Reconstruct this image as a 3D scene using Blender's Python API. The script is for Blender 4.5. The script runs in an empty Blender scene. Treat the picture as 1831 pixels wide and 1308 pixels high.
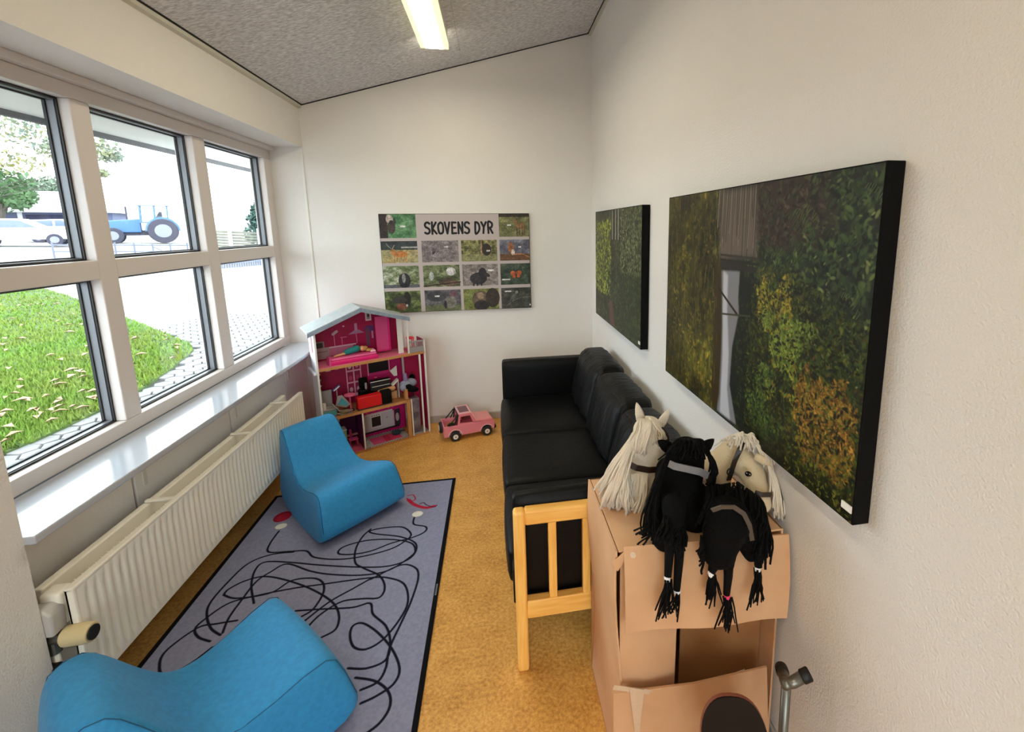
import bpy, bmesh, math, random
import numpy as np
from mathutils import Vector, Matrix
random.seed(7)
S = bpy.context.scene
COL = S.collection
PI = math.pi
# ------------------------------------------------------------------ camera
FPX, CX, CY = 823.0755, 1033.6423, 543.2462
YAW, PITCH, ROLL = 0.177356, -0.165379, -0.00949
CAM = np.array([-0.839737, -3.968, 1.673605])
def cam_axes():
    cy, sy, cp, sp = math.cos(YAW), math.sin(YAW), math.cos(PITCH), math.sin(PITCH)
    cr, sr = math.cos(ROLL), math.sin(ROLL)
    fwd = np.array([sy*cp, cy*cp, sp]); right = np.array([cy, -sy, 0.]); up = np.cross(right, fwd)
    return np.array([cr*right+sr*up, -sr*right+cr*up, fwd])
RM = cam_axes()
cam_d = bpy.data.cameras.new('camera'); cam = bpy.data.objects.new('camera', cam_d); COL.objects.link(cam)
cam_d.sensor_fit = 'HORIZONTAL'; cam_d.sensor_width = 36.0
cam_d.lens = FPX*36.0/1831.0
cam_d.shift_x = (915.5-CX)/1831.0; cam_d.shift_y = (CY-654.0)/1831.0
cam_d.clip_start = 0.02; cam_d.clip_end = 400
m4 = Matrix.Identity(4)
for i in range(3):
    m4[i][0], m4[i][1], m4[i][2], m4[i][3] = RM[0][i], RM[1][i], -RM[2][i], CAM[i]
cam.matrix_world = m4
S.camera = cam
# ------------------------------------------------------------------ light
S.view_settings.view_transform = 'Standard'; S.view_settings.look = 'None'
S.view_settings.gamma = 1.0; S.view_settings.use_curve_mapping = False
S.view_settings.exposure = 0.74
try:
    S.cycles.use_denoising = True
    S.cycles.max_bounces = 12; S.cycles.diffuse_bounces = 6; S.cycles.transparent_max_bounces = 16
    S.cycles.sample_clamp_indirect = 6.0
    S.cycles.caustics_reflective = False; S.cycles.caustics_refractive = False
except Exception:
    pass
SKY = 5.0
LAMP = 13.5
wd = bpy.data.worlds.new('overcast_sky'); S.world = wd; wd.use_nodes = True
bg = wd.node_tree.nodes['Background']; bg.inputs[0].default_value = (0.86, 0.935, 1.0, 1); bg.inputs[1].default_value = SKY

# ------------------------------------------------------------------ helpers
def ray(px, py):
    return RM.T @ np.array([(px-CX)/FPX, -(py-CY)/FPX, 1.0])
def at(px, py, ax, val):
    v = ray(px, py); i = 'xyz'.index(ax); t = (val-CAM[i])/v[i]
    return Vector((CAM + t*v).tolist())
def atd(px, py, depth):
    return Vector((CAM + depth*ray(px, py)).tolist())
def lin(c):
    c = c/255.0
    return c/12.92 if c <= 0.04045 else ((c+0.055)/1.055)**2.4
def rgb(r, g, b): return (lin(r), lin(g), lin(b), 1.0)

class MB:
    def __init__(s): s.v = []; s.f = []; s.uv = None
    def add(s, vs, fs):
        o = len(s.v); s.v += [tuple(p) for p in vs]; s.f += [tuple(i+o for i in f) for f in fs]; return s
    def box(s, x0, x1, y0, y1, z0, z1):
        if x0 > x1: x0, x1 = x1, x0
        if y0 > y1: y0, y1 = y1, y0
        if z0 > z1: z0, z1 = z1, z0
        return s.add([(x0,y0,z0),(x1,y0,z0),(x1,y1,z0),(x0,y1,z0),(x0,y0,z1),(x1,y0,z1),(x1,y1,z1),(x0,y1,z1)],
                     [(3,2,1,0),(4,5,6,7),(0,1,5,4),(1,2,6,5),(2,3,7,6),(3,0,4,7)])
    def prism(s, poly, n, h):
        """polygon (3-D points) extruded by h along n"""
        n = Vector(n).normalized()*h; k = len(poly)
        a = [Vector(p) for p in poly]; b = [p+n for p in a]
        return s.add(a+b, [tuple(range(k-1,-1,-1)), tuple(range(k,2*k))]+[(i,(i+1)%k,(i+1)%k+k,i+k) for i in range(k)])
    def tube(s, pts, r, seg=8, caps=True):
        pts = [Vector(p) for p in pts]; n = len(pts)
        rs = r if isinstance(r, (list, tuple)) else [r]*n
        vs = []; ref = None
        for i, p in enumerate(pts):
            t = (pts[min(i+1,n-1)]-pts[max(i-1,0)])
            if t.length < 1e-9: t = Vector((0,0,1))
            t.normalize()
            if ref is None or abs(ref.dot(t)) > 0.98:
                ref = Vector((0,0,1)) if abs(t.z) < 0.9 else Vector((1,0,0))
            u = ref - t*ref.dot(t); u.normalize(); w = t.cross(u); ref = u
            for k in range(seg):
                a = 2*PI*k/seg; vs.append(p+u*(rs[i]*math.cos(a))+w*(rs[i]*math.sin(a)))
        fs = []
        for i in range(n-1):
            for k in range(seg):
                fs.append((i*seg+k, i*seg+(k+1)%seg, (i+1)*seg+(k+1)%seg, (i+1)*seg+k))
        if caps: fs += [tuple(range(seg-1,-1,-1)), tuple((n-1)*seg+k for k in range(seg))]
        return s.add(vs, fs)
    def ell(s, c, r, rot=None, seg=14, ring=9):
        c = Vector(c); r = Vector(r) if not isinstance(r,(int,float)) else Vector((r,r,r))
        vs = []
        for i in range(ring+1):
            th = PI*i/ring
            for k in range(seg):
                ph = 2*PI*k/seg
                p = Vector((r.x*math.sin(th)*math.cos(ph), r.y*math.sin(th)*math.sin(ph), r.z*math.cos(th)))
                if rot is not None: p = rot @ p
                vs.append(c+p)
        fs = [(i*seg+k, (i+1)*seg+k, (i+1)*seg+(k+1)%seg, i*seg+(k+1)%seg) for i in range(ring) for k in range(seg)]
        return s.add(vs, fs)
    def capsule(s, a, b, ra, rb, seg=14):
        a, b = Vector(a), Vector(b); d = (b-a).normalized()
        pts = []; rs = []
        for i in range(6):
            t = PI/2*(1-i/5.0); pts.append(a-d*(ra*math.sin(t))); rs.append(max(ra*math.cos(t),1e-4))
        for i in range(6):
            t = PI/2*i/5.0; pts.append(b+d*(rb*math.sin(t))); rs.append(max(rb*math.cos(t),1e-4))
        return s.tube(pts, rs, seg)
    def cyl(s, a, b, r, seg=16): return s.tube([a, b], r, seg)
    def xf(s, fn): s.v = [tuple(fn(Vector(p))) for p in s.v]; return s
    def mesh(s, name, off=Vector((0,0,0)), merge=False):
        me = bpy.data.meshes.new(name)
        me.from_pydata([(p[0]-off.x, p[1]-off.y, p[2]-off.z) for p in s.v], [], s.f)
        bm = bmesh.new(); bm.from_mesh(me)
        if merge: bmesh.ops.remove_doubles(bm, verts=bm.verts, dist=1e-5)
        bmesh.ops.recalc_face_normals(bm, faces=bm.faces)
        bm.to_mesh(me); bm.free(); me.update()
        return me

def root_loc(o):
    while o.parent: o = o.parent
    return o.location.copy()
def link(name, me, mat, parent=None, smooth=False, bevel=0.0, seg=2, kind=None, label=None, auto=True):
    o = bpy.data.objects.new(name, me); COL.objects.link(o)
    if mat: me.materials.append(mat)
    if parent: o.parent = parent
    if smooth:
        me.polygons.foreach_set('use_smooth', [True]*len(me.polygons))
    if bevel > 0:
        b = o.modifiers.new('bevel', 'BEVEL'); b.width = bevel; b.segments = seg; b.limit_method = 'ANGLE'; b.angle_limit = math.radians(40)
        me.polygons.foreach_set('use_smooth', [True]*len(me.polygons))
        b.harden_normals = False
        w = o.modifiers.new('normals', 'WEIGHTED_NORMAL'); w.keep_sharp = True
    if kind: o['kind'] = kind
    if label: o['label'] = label
    return o
def part(name, mb, mat, parent, **k):
    return link(name, mb.mesh(name, root_loc(parent)), mat, parent, **k)
def thing(name, label, cat, loc, group=None):
    o = bpy.data.objects.new(name, None); COL.objects.link(o); o.location = loc; o.empty_display_size = 0.1
    o['label'] = label; o['category'] = cat
    if group: o['group'] = group
    return o
def solo(name, mb, mat, label, cat, loc=(0,0,0), group=None, **k):
    loc = Vector(loc)
    o = link(name, mb.mesh(name, loc), mat, None, **k); o.location = loc
    o['label'] = label; o['category'] = cat
    if group: o['group'] = group
    return o
def struct(name, mb, mat, parent=None, **k):
    o = link(name, mb.mesh(name, root_loc(parent) if parent else Vector((0,0,0))), mat, parent, **k)
    if not parent: o['kind'] = 'structure'
    return o
def bake_mods(o):
    dg = bpy.context.evaluated_depsgraph_get(); dg.update()
    me = bpy.data.meshes.new_from_object(o.evaluated_get(dg)); mats = list(o.data.materials)
    o.modifiers.clear(); o.data = me
    me.polygons.foreach_set('use_smooth', [True]*len(me.polygons))
    return o
def blob(name, mb, mat, parent, voxel=0.006, smooth=4, label=None):
    o = part(name, mb, mat, parent)
    r = o.modifiers.new('r', 'REMESH'); r.mode = 'VOXEL'; r.voxel_size = voxel
    if smooth:
        q = o.modifiers.new('s', 'SMOOTH'); q.iterations = smooth; q.factor = 0.6
    bake_mods(o)
    if label: o['label'] = label
    return o

def mat(name, col, rough=0.6, metal=0.0, bump=0.0, bscale=40.0, var=0.0, vscale=6.0, col2=None, spec=0.5, coat=0.0, sheen=0.0, stretch=None, emit=None, detail=4.0, coords='Object'):
    m = bpy.data.materials.new(name); m.use_nodes = True
    nt = m.node_tree; p = nt.nodes['Principled BSDF']
    p.inputs['Base Color'].default_value = col; p.inputs['Roughness'].default_value = rough; p.inputs['Metallic'].default_value = metal
    p.inputs['Specular IOR Level'].default_value = spec; p.inputs['Coat Weight'].default_value = coat; p.inputs['Sheen Weight'].default_value = sheen
    if emit:
        p.inputs['Emission Color'].default_value = emit[0]; p.inputs['Emission Strength'].default_value = emit[1]
    if bump or var or col2:
        tc = nt.nodes.new('ShaderNodeTexCoord'); src = tc.outputs[coords]
        if stretch:
            mp = nt.nodes.new('ShaderNodeMapping'); mp.inputs['Scale'].default_value = stretch
            nt.links.new(src, mp.inputs[0]); src = mp.outputs[0]
        if var or col2:
            n = nt.nodes.new('ShaderNodeTexNoise'); n.inputs['Scale'].default_value = vscale; n.inputs['Detail'].default_value = detail
            nt.links.new(src, n.inputs['Vector'])
            r = nt.nodes.new('ShaderNodeValToRGB')
            c2 = col2 if col2 else tuple(c*(1-var) for c in col[:3])+(1,)
            r.color_ramp.elements[0].color = c2; r.color_ramp.elements[1].color = col
            r.color_ramp.elements[0].position = 0.35; r.color_ramp.elements[1].position = 0.65
            nt.links.new(n.outputs[0], r.inputs[0]); nt.links.new(r.outputs[0], p.inputs['Base Color'])
        if bump:
            n2 = nt.nodes.new('ShaderNodeTexNoise'); n2.inputs['Scale'].default_value = bscale; n2.inputs['Detail'].default_value = 5.0
            nt.links.new(src, n2.inputs['Vector'])
            b = nt.nodes.new('ShaderNodeBump'); b.inputs['Strength'].default_value = bump; b.inputs['Distance'].default_value = 0.01
            nt.links.new(n2.outputs[0], b.inputs['Height']); nt.links.new(b.outputs[0], p.inputs['Normal'])
    return m
def image_mat(name, arr, rough=0.5, spec=0.4, bump=0.0, coat=0.0):
    h, w, _ = arr.shape
    img = bpy.data.images.new(name, w, h, alpha=False)
    buf = np.ones((h, w, 4), np.float32); buf[:, :, :3] = np.clip(arr[::-1], 0, 1)
    img.pixels.foreach_set(buf.ravel()); img.update(); img.pack()
    m = bpy.data.materials.new(name); m.use_nodes = True; nt = m.node_tree; p = nt.nodes['Principled BSDF']
    t = nt.nodes.new('ShaderNodeTexImage'); t.image = img
    nt.links.new(t.outputs[0], p.inputs['Base Color'])
    p.inputs['Roughness'].default_value = rough; p.inputs['Specular IOR Level'].default_value = spec; p.inputs['Coat Weight'].default_value = coat
    return m
def uv_quad(name, corners, m, parent=None, off=None):
    """flat print: corners TL, TR, BR, BL"""
    off = off if off is not None else (root_loc(parent) if parent else Vector((0,0,0)))
    me = bpy.data.meshes.new(name)
    me.from_pydata([tuple(Vector(c)-off) for c in corners], [], [(3,2,1,0)])
    uv = me.uv_layers.new(name='uv'); src = {0:(0,1),1:(1,1),2:(1,0),3:(0,0)}
    for l in me.loops: uv.data[l.index].uv = src[l.vertex_index]
    return link(name, me, m, parent)

# raster canvas for flat prints -------------------------------------------------
class Can:
    def __init__(s, w, h, col):
        s.w, s.h = w, h; s.a = np.zeros((h, w, 3), np.float32); s.a[:] = np.array(col)/255.0
        s.yy, s.xx = np.mgrid[0:h, 0:w].astype(np.float32)
        s.rng = np.random.default_rng(5)
    def noise(s, nx, ny, oct=3, x0=0, y0=0, w=None, h=None):
        w = w or s.w; h = h or s.h; out = np.zeros((h, w), np.float32); amp = 1.0; tot = 0
        for o in range(oct):
            g = s.rng.random((ny+2, nx+2)).astype(np.float32)
            yi = np.linspace(0, ny, h); xi = np.linspace(0, nx, w)
            y0_ = yi.astype(int); x0_ = xi.astype(int); fy = (yi-y0_)[:, None]; fx = (xi-x0_)[None, :]
            fy = fy*fy*(3-2*fy); fx = fx*fx*(3-2*fx)
            A = g[y0_][:, x0_]; B = g[y0_][:, x0_+1]; Cc = g[y0_+1][:, x0_]; D = g[y0_+1][:, x0_+1]
            out += amp*((A*(1-fx)+B*fx)*(1-fy)+(Cc*(1-fx)+D*fx)*fy); tot += amp; amp *= 0.6; nx *= 2; ny *= 2
        return out/tot
    def blend(s, mask, col):
        c = np.array(col, np.float32)
        if c.ndim == 1: c = c/255.0
        m = np.clip(mask, 0, 1)[..., None]; s.a = s.a*(1-m)+c*m
    def ell(s, cx, cy, rx, ry, col, rot=0.0, soft=1.0, jit=None):
        dx = s.xx-cx; dy = s.yy-cy; c, n = math.cos(rot), math.sin(rot)
        u = (dx*c+dy*n)/rx; v = (-dx*n+dy*c)/ry; d = np.sqrt(u*u+v*v)
        if jit is not None: d = d+jit
        s.blend((1-d)*min(rx, ry)/soft+0.5, col)
    def poly(s, pts, col, soft=1.0):
        ins = np.zeros((s.h, s.w), bool); n = len(pts); dist = np.full((s.h, s.w), 1e9, np.float32)
        for i in range(n):
            x1, y1 = pts[i]; x2, y2 = pts[(i+1) % n]
            if y1 != y2:
                c = ((y1 > s.yy) != (y2 > s.yy)) & (s.xx < (x2-x1)*(s.yy-y1)/(y2-y1)+x1); ins ^= c
        if soft > 1.0:
            m = ins.astype(np.float32); k = int(soft)
            for _ in range(2):
                for ax in (0, 1):
                    acc = np.zeros_like(m)
                    for d in range(-k, k+1): acc += np.roll(m, d, ax)
                    m = acc/(2*k+1)
            s.blend(m, col)
        else: s.blend(ins.astype(np.float32), col)
    def rect(s, x0, y0, x1, y1, col):
        s.a[max(0,int(y0)):int(y1), max(0,int(x0)):int(x1)] = np.array(col)/255.0
    def stroke(s, pts, wd, col, closed=False):
        for (x1, y1), (x2, y2) in zip(pts[:-1], pts[1:]):
            xa, xb = int(max(0, min(x1, x2)-wd-2)), int(min(s.w, max(x1, x2)+wd+3)); ya, yb = int(max(0, min(y1, y2)-wd-2)), int(min(s.h, max(y1, y2)+wd+3))
            if xa >= xb or ya >= yb: continue
            X = s.xx[ya:yb, xa:xb]; Y = s.yy[ya:yb, xa:xb]; dx, dy = x2-x1, y2-y1; L = dx*dx+dy*dy+1e-9
            t = np.clip(((X-x1)*dx+(Y-y1)*dy)/L, 0, 1); d = np.hypot(X-x1-t*dx, Y-y1-t*dy)
            m = np.clip(wd/2-d+0.5, 0, 1)[..., None]
            s.a[ya:yb, xa:xb] = s.a[ya:yb, xa:xb]*(1-m)+np.array(col, np.float32)/255.0*m
def spline(pts, n=8):
    P = [np.array(p, float) for p in pts]; out = []
    for i in range(len(P)-1):
        p0 = P[max(i-1, 0)]; p1 = P[i]; p2 = P[i+1]; p3 = P[min(i+2, len(P)-1)]
        for k in range(n):
            t = k/n
            out.append(0.5*((2*p1)+(-p0+p2)*t+(2*p0-5*p1+4*p2-p3)*t*t+(-p0+3*p1-3*p2+p3)*t**3))
    out.append(P[-1]); return out

# ------------------------------------------------------------------ materials
M = {}
M['wall'] = mat('wall_paint', rgb(225,221,217), 0.75, bump=0.35, bscale=160, var=0.02, vscale=3)
M['white'] = mat('white_paint', rgb(226,222,215), 0.35, bump=0.05, bscale=60)
M['sill'] = mat('sill_gloss', rgb(176,182,192), 0.16, coat=0.6)
M['frame'] = mat('window_frame_paint', rgb(213,205,202), 0.4, bump=0.08, bscale=50)
M['gasket'] = mat('black_gasket', rgb(22,22,26), 0.5)
M['alu'] = mat('outer_frame_grey', rgb(120,122,128), 0.4, metal=0.3)
M['panelwall'] = mat('panel_paint', rgb(246,243,240), 0.55, bump=0.1, bscale=60)
M['dark'] = mat('dark_gap', rgb(18,16,15), 0.9)
M['ceil'] = mat('wood_wool', rgb(232,230,232), 0.95, bump=0.8, bscale=45, col2=rgb(180,178,182), vscale=38, stretch=(1.0,3.0,1.0), detail=8)
M['trim'] = mat('trim_paint', rgb(200,196,184), 0.5)
M['base'] = mat('baseboard_grey', rgb(170,165,158), 0.5)
def lamp_mat():
    m = mat('lamp_diffuser', rgb(250,240,205), 0.4, emit=((1,1,1,1), 1.0)); nt = m.node_tree; p = nt.nodes['Principled BSDF']
    tc = nt.nodes.new('ShaderNodeTexCoord'); sx = nt.nodes.new('ShaderNodeSeparateXYZ'); nt.links.new(tc.outputs['Object'], sx.inputs[0])
    ab = nt.nodes.new('ShaderNodeMath'); ab.operation = 'ABSOLUTE'; nt.links.new(sx.outputs[0], ab.inputs[0])
    mr = nt.nodes.new('ShaderNodeMapRange'); mr.interpolation_type = 'SMOOTHSTEP'
    for k, v in (('From Min', 0.010), ('From Max', 0.062), ('To Min', 1.0), ('To Max', 0.0)): mr.inputs[k].default_value = v
    nt.links.new(ab.outputs[0], mr.inputs[0])
    mx = nt.nodes.new('ShaderNodeMix'); mx.data_type = 'RGBA'; mx.inputs['A'].default_value = (1.0,0.93,0.50,1); mx.inputs['B'].default_value = (1.0,0.90,0.70,1)
    nt.links.new(mr.outputs[0], mx.inputs['Factor']); nt.links.new(mx.outputs['Result'], p.inputs['Emission Color'])
    ma = nt.nodes.new('ShaderNodeMath'); ma.operation = 'MULTIPLY_ADD'; ma.inputs[1].default_value = LAMP*2.3; ma.inputs[2].default_value = 0.62
    nt.links.new(mr.outputs[0], ma.inputs[0]); nt.links.new(ma.outputs[0], p.inputs['Emission Strength'])
    return m
M['lamp'] = lamp_mat()
M['lamph'] = mat('lamp_housing', rgb(235,232,222), 0.4)
def floor_mat():
    m = bpy.data.materials.new('linoleum'); m.use_nodes = True; nt = m.node_tree; p = nt.nodes['Principled BSDF']
    tc = nt.nodes.new('ShaderNodeTexCoord')
    n1 = nt.nodes.new('ShaderNodeTexNoise'); n1.inputs['Scale'].default_value = 75; n1.inputs['Detail'].default_value = 8; n1.inputs['Roughness'].default_value = 0.7
    n2 = nt.nodes.new('ShaderNodeTexNoise'); n2.inputs['Scale'].default_value = 9; n2.inputs['Detail'].default_value = 5
    for n in (n1, n2): nt.links.new(tc.outputs['Object'], n.inputs['Vector'])
    r = nt.nodes.new('ShaderNodeValToRGB'); e = r.color_ramp.elements
    e[0].position = 0.33; e[0].color = rgb(164,110,46); e[1].position = 0.68; e[1].color = rgb(240,190,112)
    mx = e.new(0.5); mx.color = rgb(212,156,78)
    ad = nt.nodes.new('ShaderNodeMath'); ad.operation = 'MULTIPLY_ADD'; ad.inputs[1].default_value = 0.25; 
    nt.links.new(n2.outputs[0], ad.inputs[0])
    sc = nt.nodes.new('ShaderNodeMath'); sc.operation = 'MULTIPLY'; sc.inputs[1].default_value = 0.75
    nt.links.new(n1.outputs[0], sc.inputs[0]); nt.links.new(sc.outputs[0], ad.inputs[2])
    nt.links.new(ad.outputs[0], r.inputs[0]); nt.links.new(r.outputs[0], p.inputs['Base Color'])
    p.inputs['Roughness'].default_value = 0.42; p.inputs['Specular IOR Level'].default_value = 0.35
    return m
M['floor'] = floor_mat()
M['leather'] = mat('black_leather', rgb(9,9,10), 0.45, bump=0.25, bscale=26, spec=0.17)
M['leather2'] = mat('black_leather_wrinkled', rgb(9,9,10), 0.46, bump=0.9, bscale=14, spec=0.22, stretch=(1,3.0,0.6))
M['beech'] = mat('beech_wood', rgb(254,202,112), 0.4, col2=rgb(242,178,84), vscale=5, stretch=(14,14,1.2), coat=0.15)
M['beechh'] = mat('beech_wood_rail', rgb(254,202,112), 0.4, col2=rgb(242,178,84), vscale=5, stretch=(1.2,14,14), coat=0.15)
M['radiator'] = mat('radiator_enamel', rgb(242,236,224), 0.35)
M['foam'] = mat('blue_foam_cover', rgb(38,142,202), 0.72, bump=0.12, bscale=220, sheen=0.1, col2=rgb(34,132,190), vscale=60)
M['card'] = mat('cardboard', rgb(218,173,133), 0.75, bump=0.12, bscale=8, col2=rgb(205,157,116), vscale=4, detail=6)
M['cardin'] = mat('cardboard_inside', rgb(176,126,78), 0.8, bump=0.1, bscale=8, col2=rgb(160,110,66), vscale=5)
M['tape'] = mat('clear_tape', rgb(214,186,160), 0.18, bump=0.6, bscale=30, coat=0.6)
M['whiteyarn'] = mat('white_yarn', rgb(226,214,196), 0.9, sheen=0.3)
M['whiteplush'] = mat('white_plush', rgb(226,212,192), 0.9, bump=0.4, bscale=180, sheen=0.4)
M['cream'] = mat('cream_plush', rgb(222,200,164), 0.9, bump=0.4, bscale=180, sheen=0.4)
M['blackplush'] = mat('black_plush', rgb(10,9,10), 0.9, bump=0.5, bscale=160, spec=0.12)
M['blackyarn'] = mat('black_yarn', rgb(8,8,9), 0.85, spec=0.15)
M['strap'] = mat('brown_strap', rgb(46,32,26), 0.4)
M['greystrap'] = mat('grey_strap', rgb(128,128,132), 0.35, bump=0.3, bscale=200)
M['brownstrap2'] = mat('grey_brown_strap', rgb(84,74,66), 0.5)
M['eye'] = mat('black_eye', rgb(14,10,10), 0.1, coat=0.5)
M['whitetie'] = mat('white_elastic', rgb(235,235,238), 0.5)
M['pinktie'] = mat('pink_elastic', rgb(226,60,110), 0.5)
M['steel'] = mat('grey_steel_tube', rgb(120,118,110), 0.35, metal=0.75)
M['rubber'] = mat('black_rubber', rgb(16,16,17), 0.6)
M['darkwood'] = mat('dark_board', rgb(24,16,11), 0.5, spec=0.2)
M['redrim'] = mat('reddish_ply_edge', rgb(140,78,58), 0.5)
def glass():
    m = bpy.data.materials.new('window_glass'); m.use_nodes = True; nt = m.node_tree
    nt.nodes.remove(nt.nodes['Principled BSDF']); out = nt.nodes['Material Output']
    t = nt.nodes.new('ShaderNodeBsdfTransparent'); t.inputs[0].default_value = (0.95,0.98,0.97,1)
    g = nt.nodes.new('ShaderNodeBsdfGlossy'); g.inputs['Roughness'].default_value = 0.02
    lw = nt.nodes.new('ShaderNodeLayerWeight'); lw.inputs[0].default_value = 0.5
    pw = nt.nodes.new('ShaderNodeMath'); pw.operation = 'POWER'; pw.inputs[1].default_value = 5.0
    fr = nt.nodes.new('ShaderNodeMath'); fr.operation = 'MULTIPLY_ADD'; fr.inputs[1].default_value = 0.6; fr.inputs[2].default_value = 0.03
    nt.links.new(lw.outputs['Facing'], pw.inputs[0]); nt.links.new(pw.outputs[0], fr.inputs[0])
    mx = nt.nodes.new('ShaderNodeMixShader')
    nt.links.new(fr.outputs[0], mx.inputs[0]); nt.links.new(t.outputs[0], mx.inputs[1]); nt.links.new(g.outputs[0], mx.inputs[2])
    nt.links.new(mx.outputs[0], out.inputs[0]); return m
M['glass'] = glass()

# ------------------------------------------------------------------ room shell
WL, WW, YN = -2.251, -2.482, -2.459            # left wall plane, window plane, near end of the window niche
YF = -6.4
def zc(x): return 3.2325+0.2837*x               # sloped ceiling
struct('floor', MB().box(-2.45, 0.1, YF, 0.1, -0.08, 0), M['floor'])
struct('wall_back', MB().box(-2.60, 0.12, 0, 0.14, -0.1, 3.5), M['wall'])
struct('wall_right', MB().box(0, 0.12, YF, 0, -0.1, 3.5), M['wall'])
wf = struct('wall_front', MB().box(-2.75, -2.0, YF-0.12, YF, -0.1, 3.5), M['wall'])
struct('wall_panel', MB().box(-0.25, 0.12, YF-0.12, YF, -0.1, 3.5), M['wall'], wf)
struct('wall_panel', MB().box(-2.0, -0.25, YF-0.12, YF, 2.35, 3.5), M['wall'], wf)
struct('wall_panel', MB().box(-2.0, -0.25, YF-0.12, YF, -0.1, 0.15), M['wall'], wf)
wl = struct('wall_left', MB().box(-2.62, WL, YF, YN, -0.1, 2.75), M['wall'])
struct('beam', MB().box(-2.62, WL, YN, 0, 2.293, 2.75), M['wall'], wl)
struct('niche_wall', MB().box(-2.62, -2.432, YN, 0, -0.1, 0.752), M['dark'], wl)
for y0, y1 in ((YN, -1.866), (-1.848, -1.131), (-1.113, -0.409), (-0.391, 0.0)):
    struct('panel', MB().box(-2.430, -2.385, y0, y1, 0.0, 0.752), M['panelwall'], wl, bevel=0.002)
# ceiling: slab + wood wool panels
def sh(dz): return lambda p: Vector((p.x, p.y, zc(p.x)+p.z+dz))
ce = struct('ceiling', MB().box(-2.75, 0.12, YF-0.1, 0.14, 0.03, 0.12).xf(sh(0)), M['dark'])
k = 0
for (x0, x1) in ((-2.251, -2.1850), (-2.1842, -1.0315), (-1.0305, 0.0)):
    y = -0.04; first = True; yy = [0.0, -0.04]+[-0.04-0.6*i for i in range(1, 12)]
    for ya, yb in zip(yy[:-1], yy[1:]):
        yb = max(yb, YF)
        if ya <= YF: break
        struct('ceiling_panel', MB().box(x0, x1, yb+0.0004, ya-0.0004, 0.0, 0.03).xf(sh(0)), M['ceil'], ce, bevel=0.0008, seg=1)
t = struct('trim_1', MB().box(WL, WL+0.022, YF, 0, -0.022, -0.003).xf(sh(0)), M['trim'])
struct('shadow_gap', MB().box(WL+0.022, WL+0.030, YF, 0, -0.004, 0.0).xf(sh(0)), M['dark'], t)
t = struct('trim_2', MB().box(-0.022, 0, YF, 0, -0.022, -0.003).xf(sh(0)), M['trim'])
struct('shadow_gap', MB().box(-0.030, -0.022, YF, 0, -0.004, 0.0).xf(sh(0)), M['dark'], t)
struct('trim_3', MB().box(WL, 0, -0.008, 0, -0.006, -0.001).xf(sh(0)), M['dark'])
struct('baseboard_back', MB().box(-2.25, -0.0, -0.016, 0, 0, 0.062), M['base'], bevel=0.004)
struct('baseboard_right', MB().box(-0.014, 0, YF, -0.016, 0, 0.062), M['base'], bevel=0.004)
struct('baseboard_left', MB().box(-2.385, -2.372, YN, -0.016, 0, 0.05), mat('brown_skirting', rgb(104,66,36), .6), bevel=0.003)
struct('trim_4', MB().box(-2.27, -2.251, -0.006, 0, 0.78, 2.29), M['white'], bevel=0.003)

# window
PY = ((-2.405, -1.700), (-1.606, -0.930), (-0.820, -0.105)); PZ = ((0.842, 1.475), (1.555, 2.200))
w1 = struct('window_1', MB().box(-2.58, WW, YN, 0, 2.200, 2.26), M['frame'], bevel=0.004)
struct('bottom_rail', MB().box(-2.58, WW, YN, 0, 0.782, 0.842), M['frame'], w1, bevel=0.004)
struct('jamb', MB().box(-2.58, WW, YN, -2.405, 0.842, 2.2), M['frame'], w1, bevel=0.004)
struct('jamb', MB().box(-2.58, WW, -0.105, 0, 0.842, 2.2), M['frame'], w1, bevel=0.004)
struct('mullion', MB().box(-2.58, WW, -1.700, -1.606, 0.842, 2.2), M['frame'], w1, bevel=0.005)
struct('mullion', MB().box(-2.58, WW, -0.930, -0.820, 0.842, 2.2), M['frame'], w1, bevel=0.005)
for y0, y1 in PY: struct('transom', MB().box(-2.58, WW, y0, y1, 1.475, 1.555), M['frame'], w1, bevel=0.005)
struct('head_lining', MB().box(-2.58, WW+0.03, YN, 0, 2.26, 2.293), M['frame'], w1, bevel=0.004)
def ringframe(y0, y1, z0, z1, wd, x0, x1):
    m = MB(); m.box(x0, x1, y0, y1, z0, z0+wd); m.box(x0, x1, y0, y1, z1-wd, z1)
    m.box(x0, x1, y0, y0+wd, z0+wd, z1-wd); m.box(x0, x1, y1-wd, y1, z0+wd, z1-wd); return m
for y0, y1 in PY:
    for z0, z1 in PZ:
        sa = struct('sash', ringframe(y0, y1, z0, z1, 0.010, -2.556, -2.530), M['alu'], w1)
        struct('gasket', ringframe(y0, y1, z0, z1, 0.007, -2.530, -2.522), M['gasket'], sa)
        struct('outer_gasket', ringframe(y0, y1, z0, z1, 0.015, -2.566, -2.556), M['gasket'], sa)
        struct('pane', MB().box(-2.572, -2.568, y0, y1, z0, z1), M['glass'], w1)
w2 = struct('added_fill_window', MB().box(-2.0, -0.25, YF-.10, YF-.04, 2.27, 2.35).box(-2.0, -0.25, YF-.10, YF-.04, .15, .23).box(-2.0, -1.92, YF-.10, YF-.04, .23, 2.27).box(-.33, -.25, YF-.10, YF-.04, .23, 2.27).box(-1.17, -1.08, YF-.10, YF-.04, .23, 2.27), M['frame'])  # unseen glazed opening added behind the camera to let in fill light
for x0, x1 in ((-1.92,-1.17),(-1.08,-.33)): struct('pane', MB().box(x0, x1, YF-.074, YF-.070, .23, 2.27), M['glass'], w2)
si = struct('trim_5', MB().box(WW, -2.222, YN, -0.0, 0.752, 0.780), M['sill'], bevel=0.005)
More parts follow.
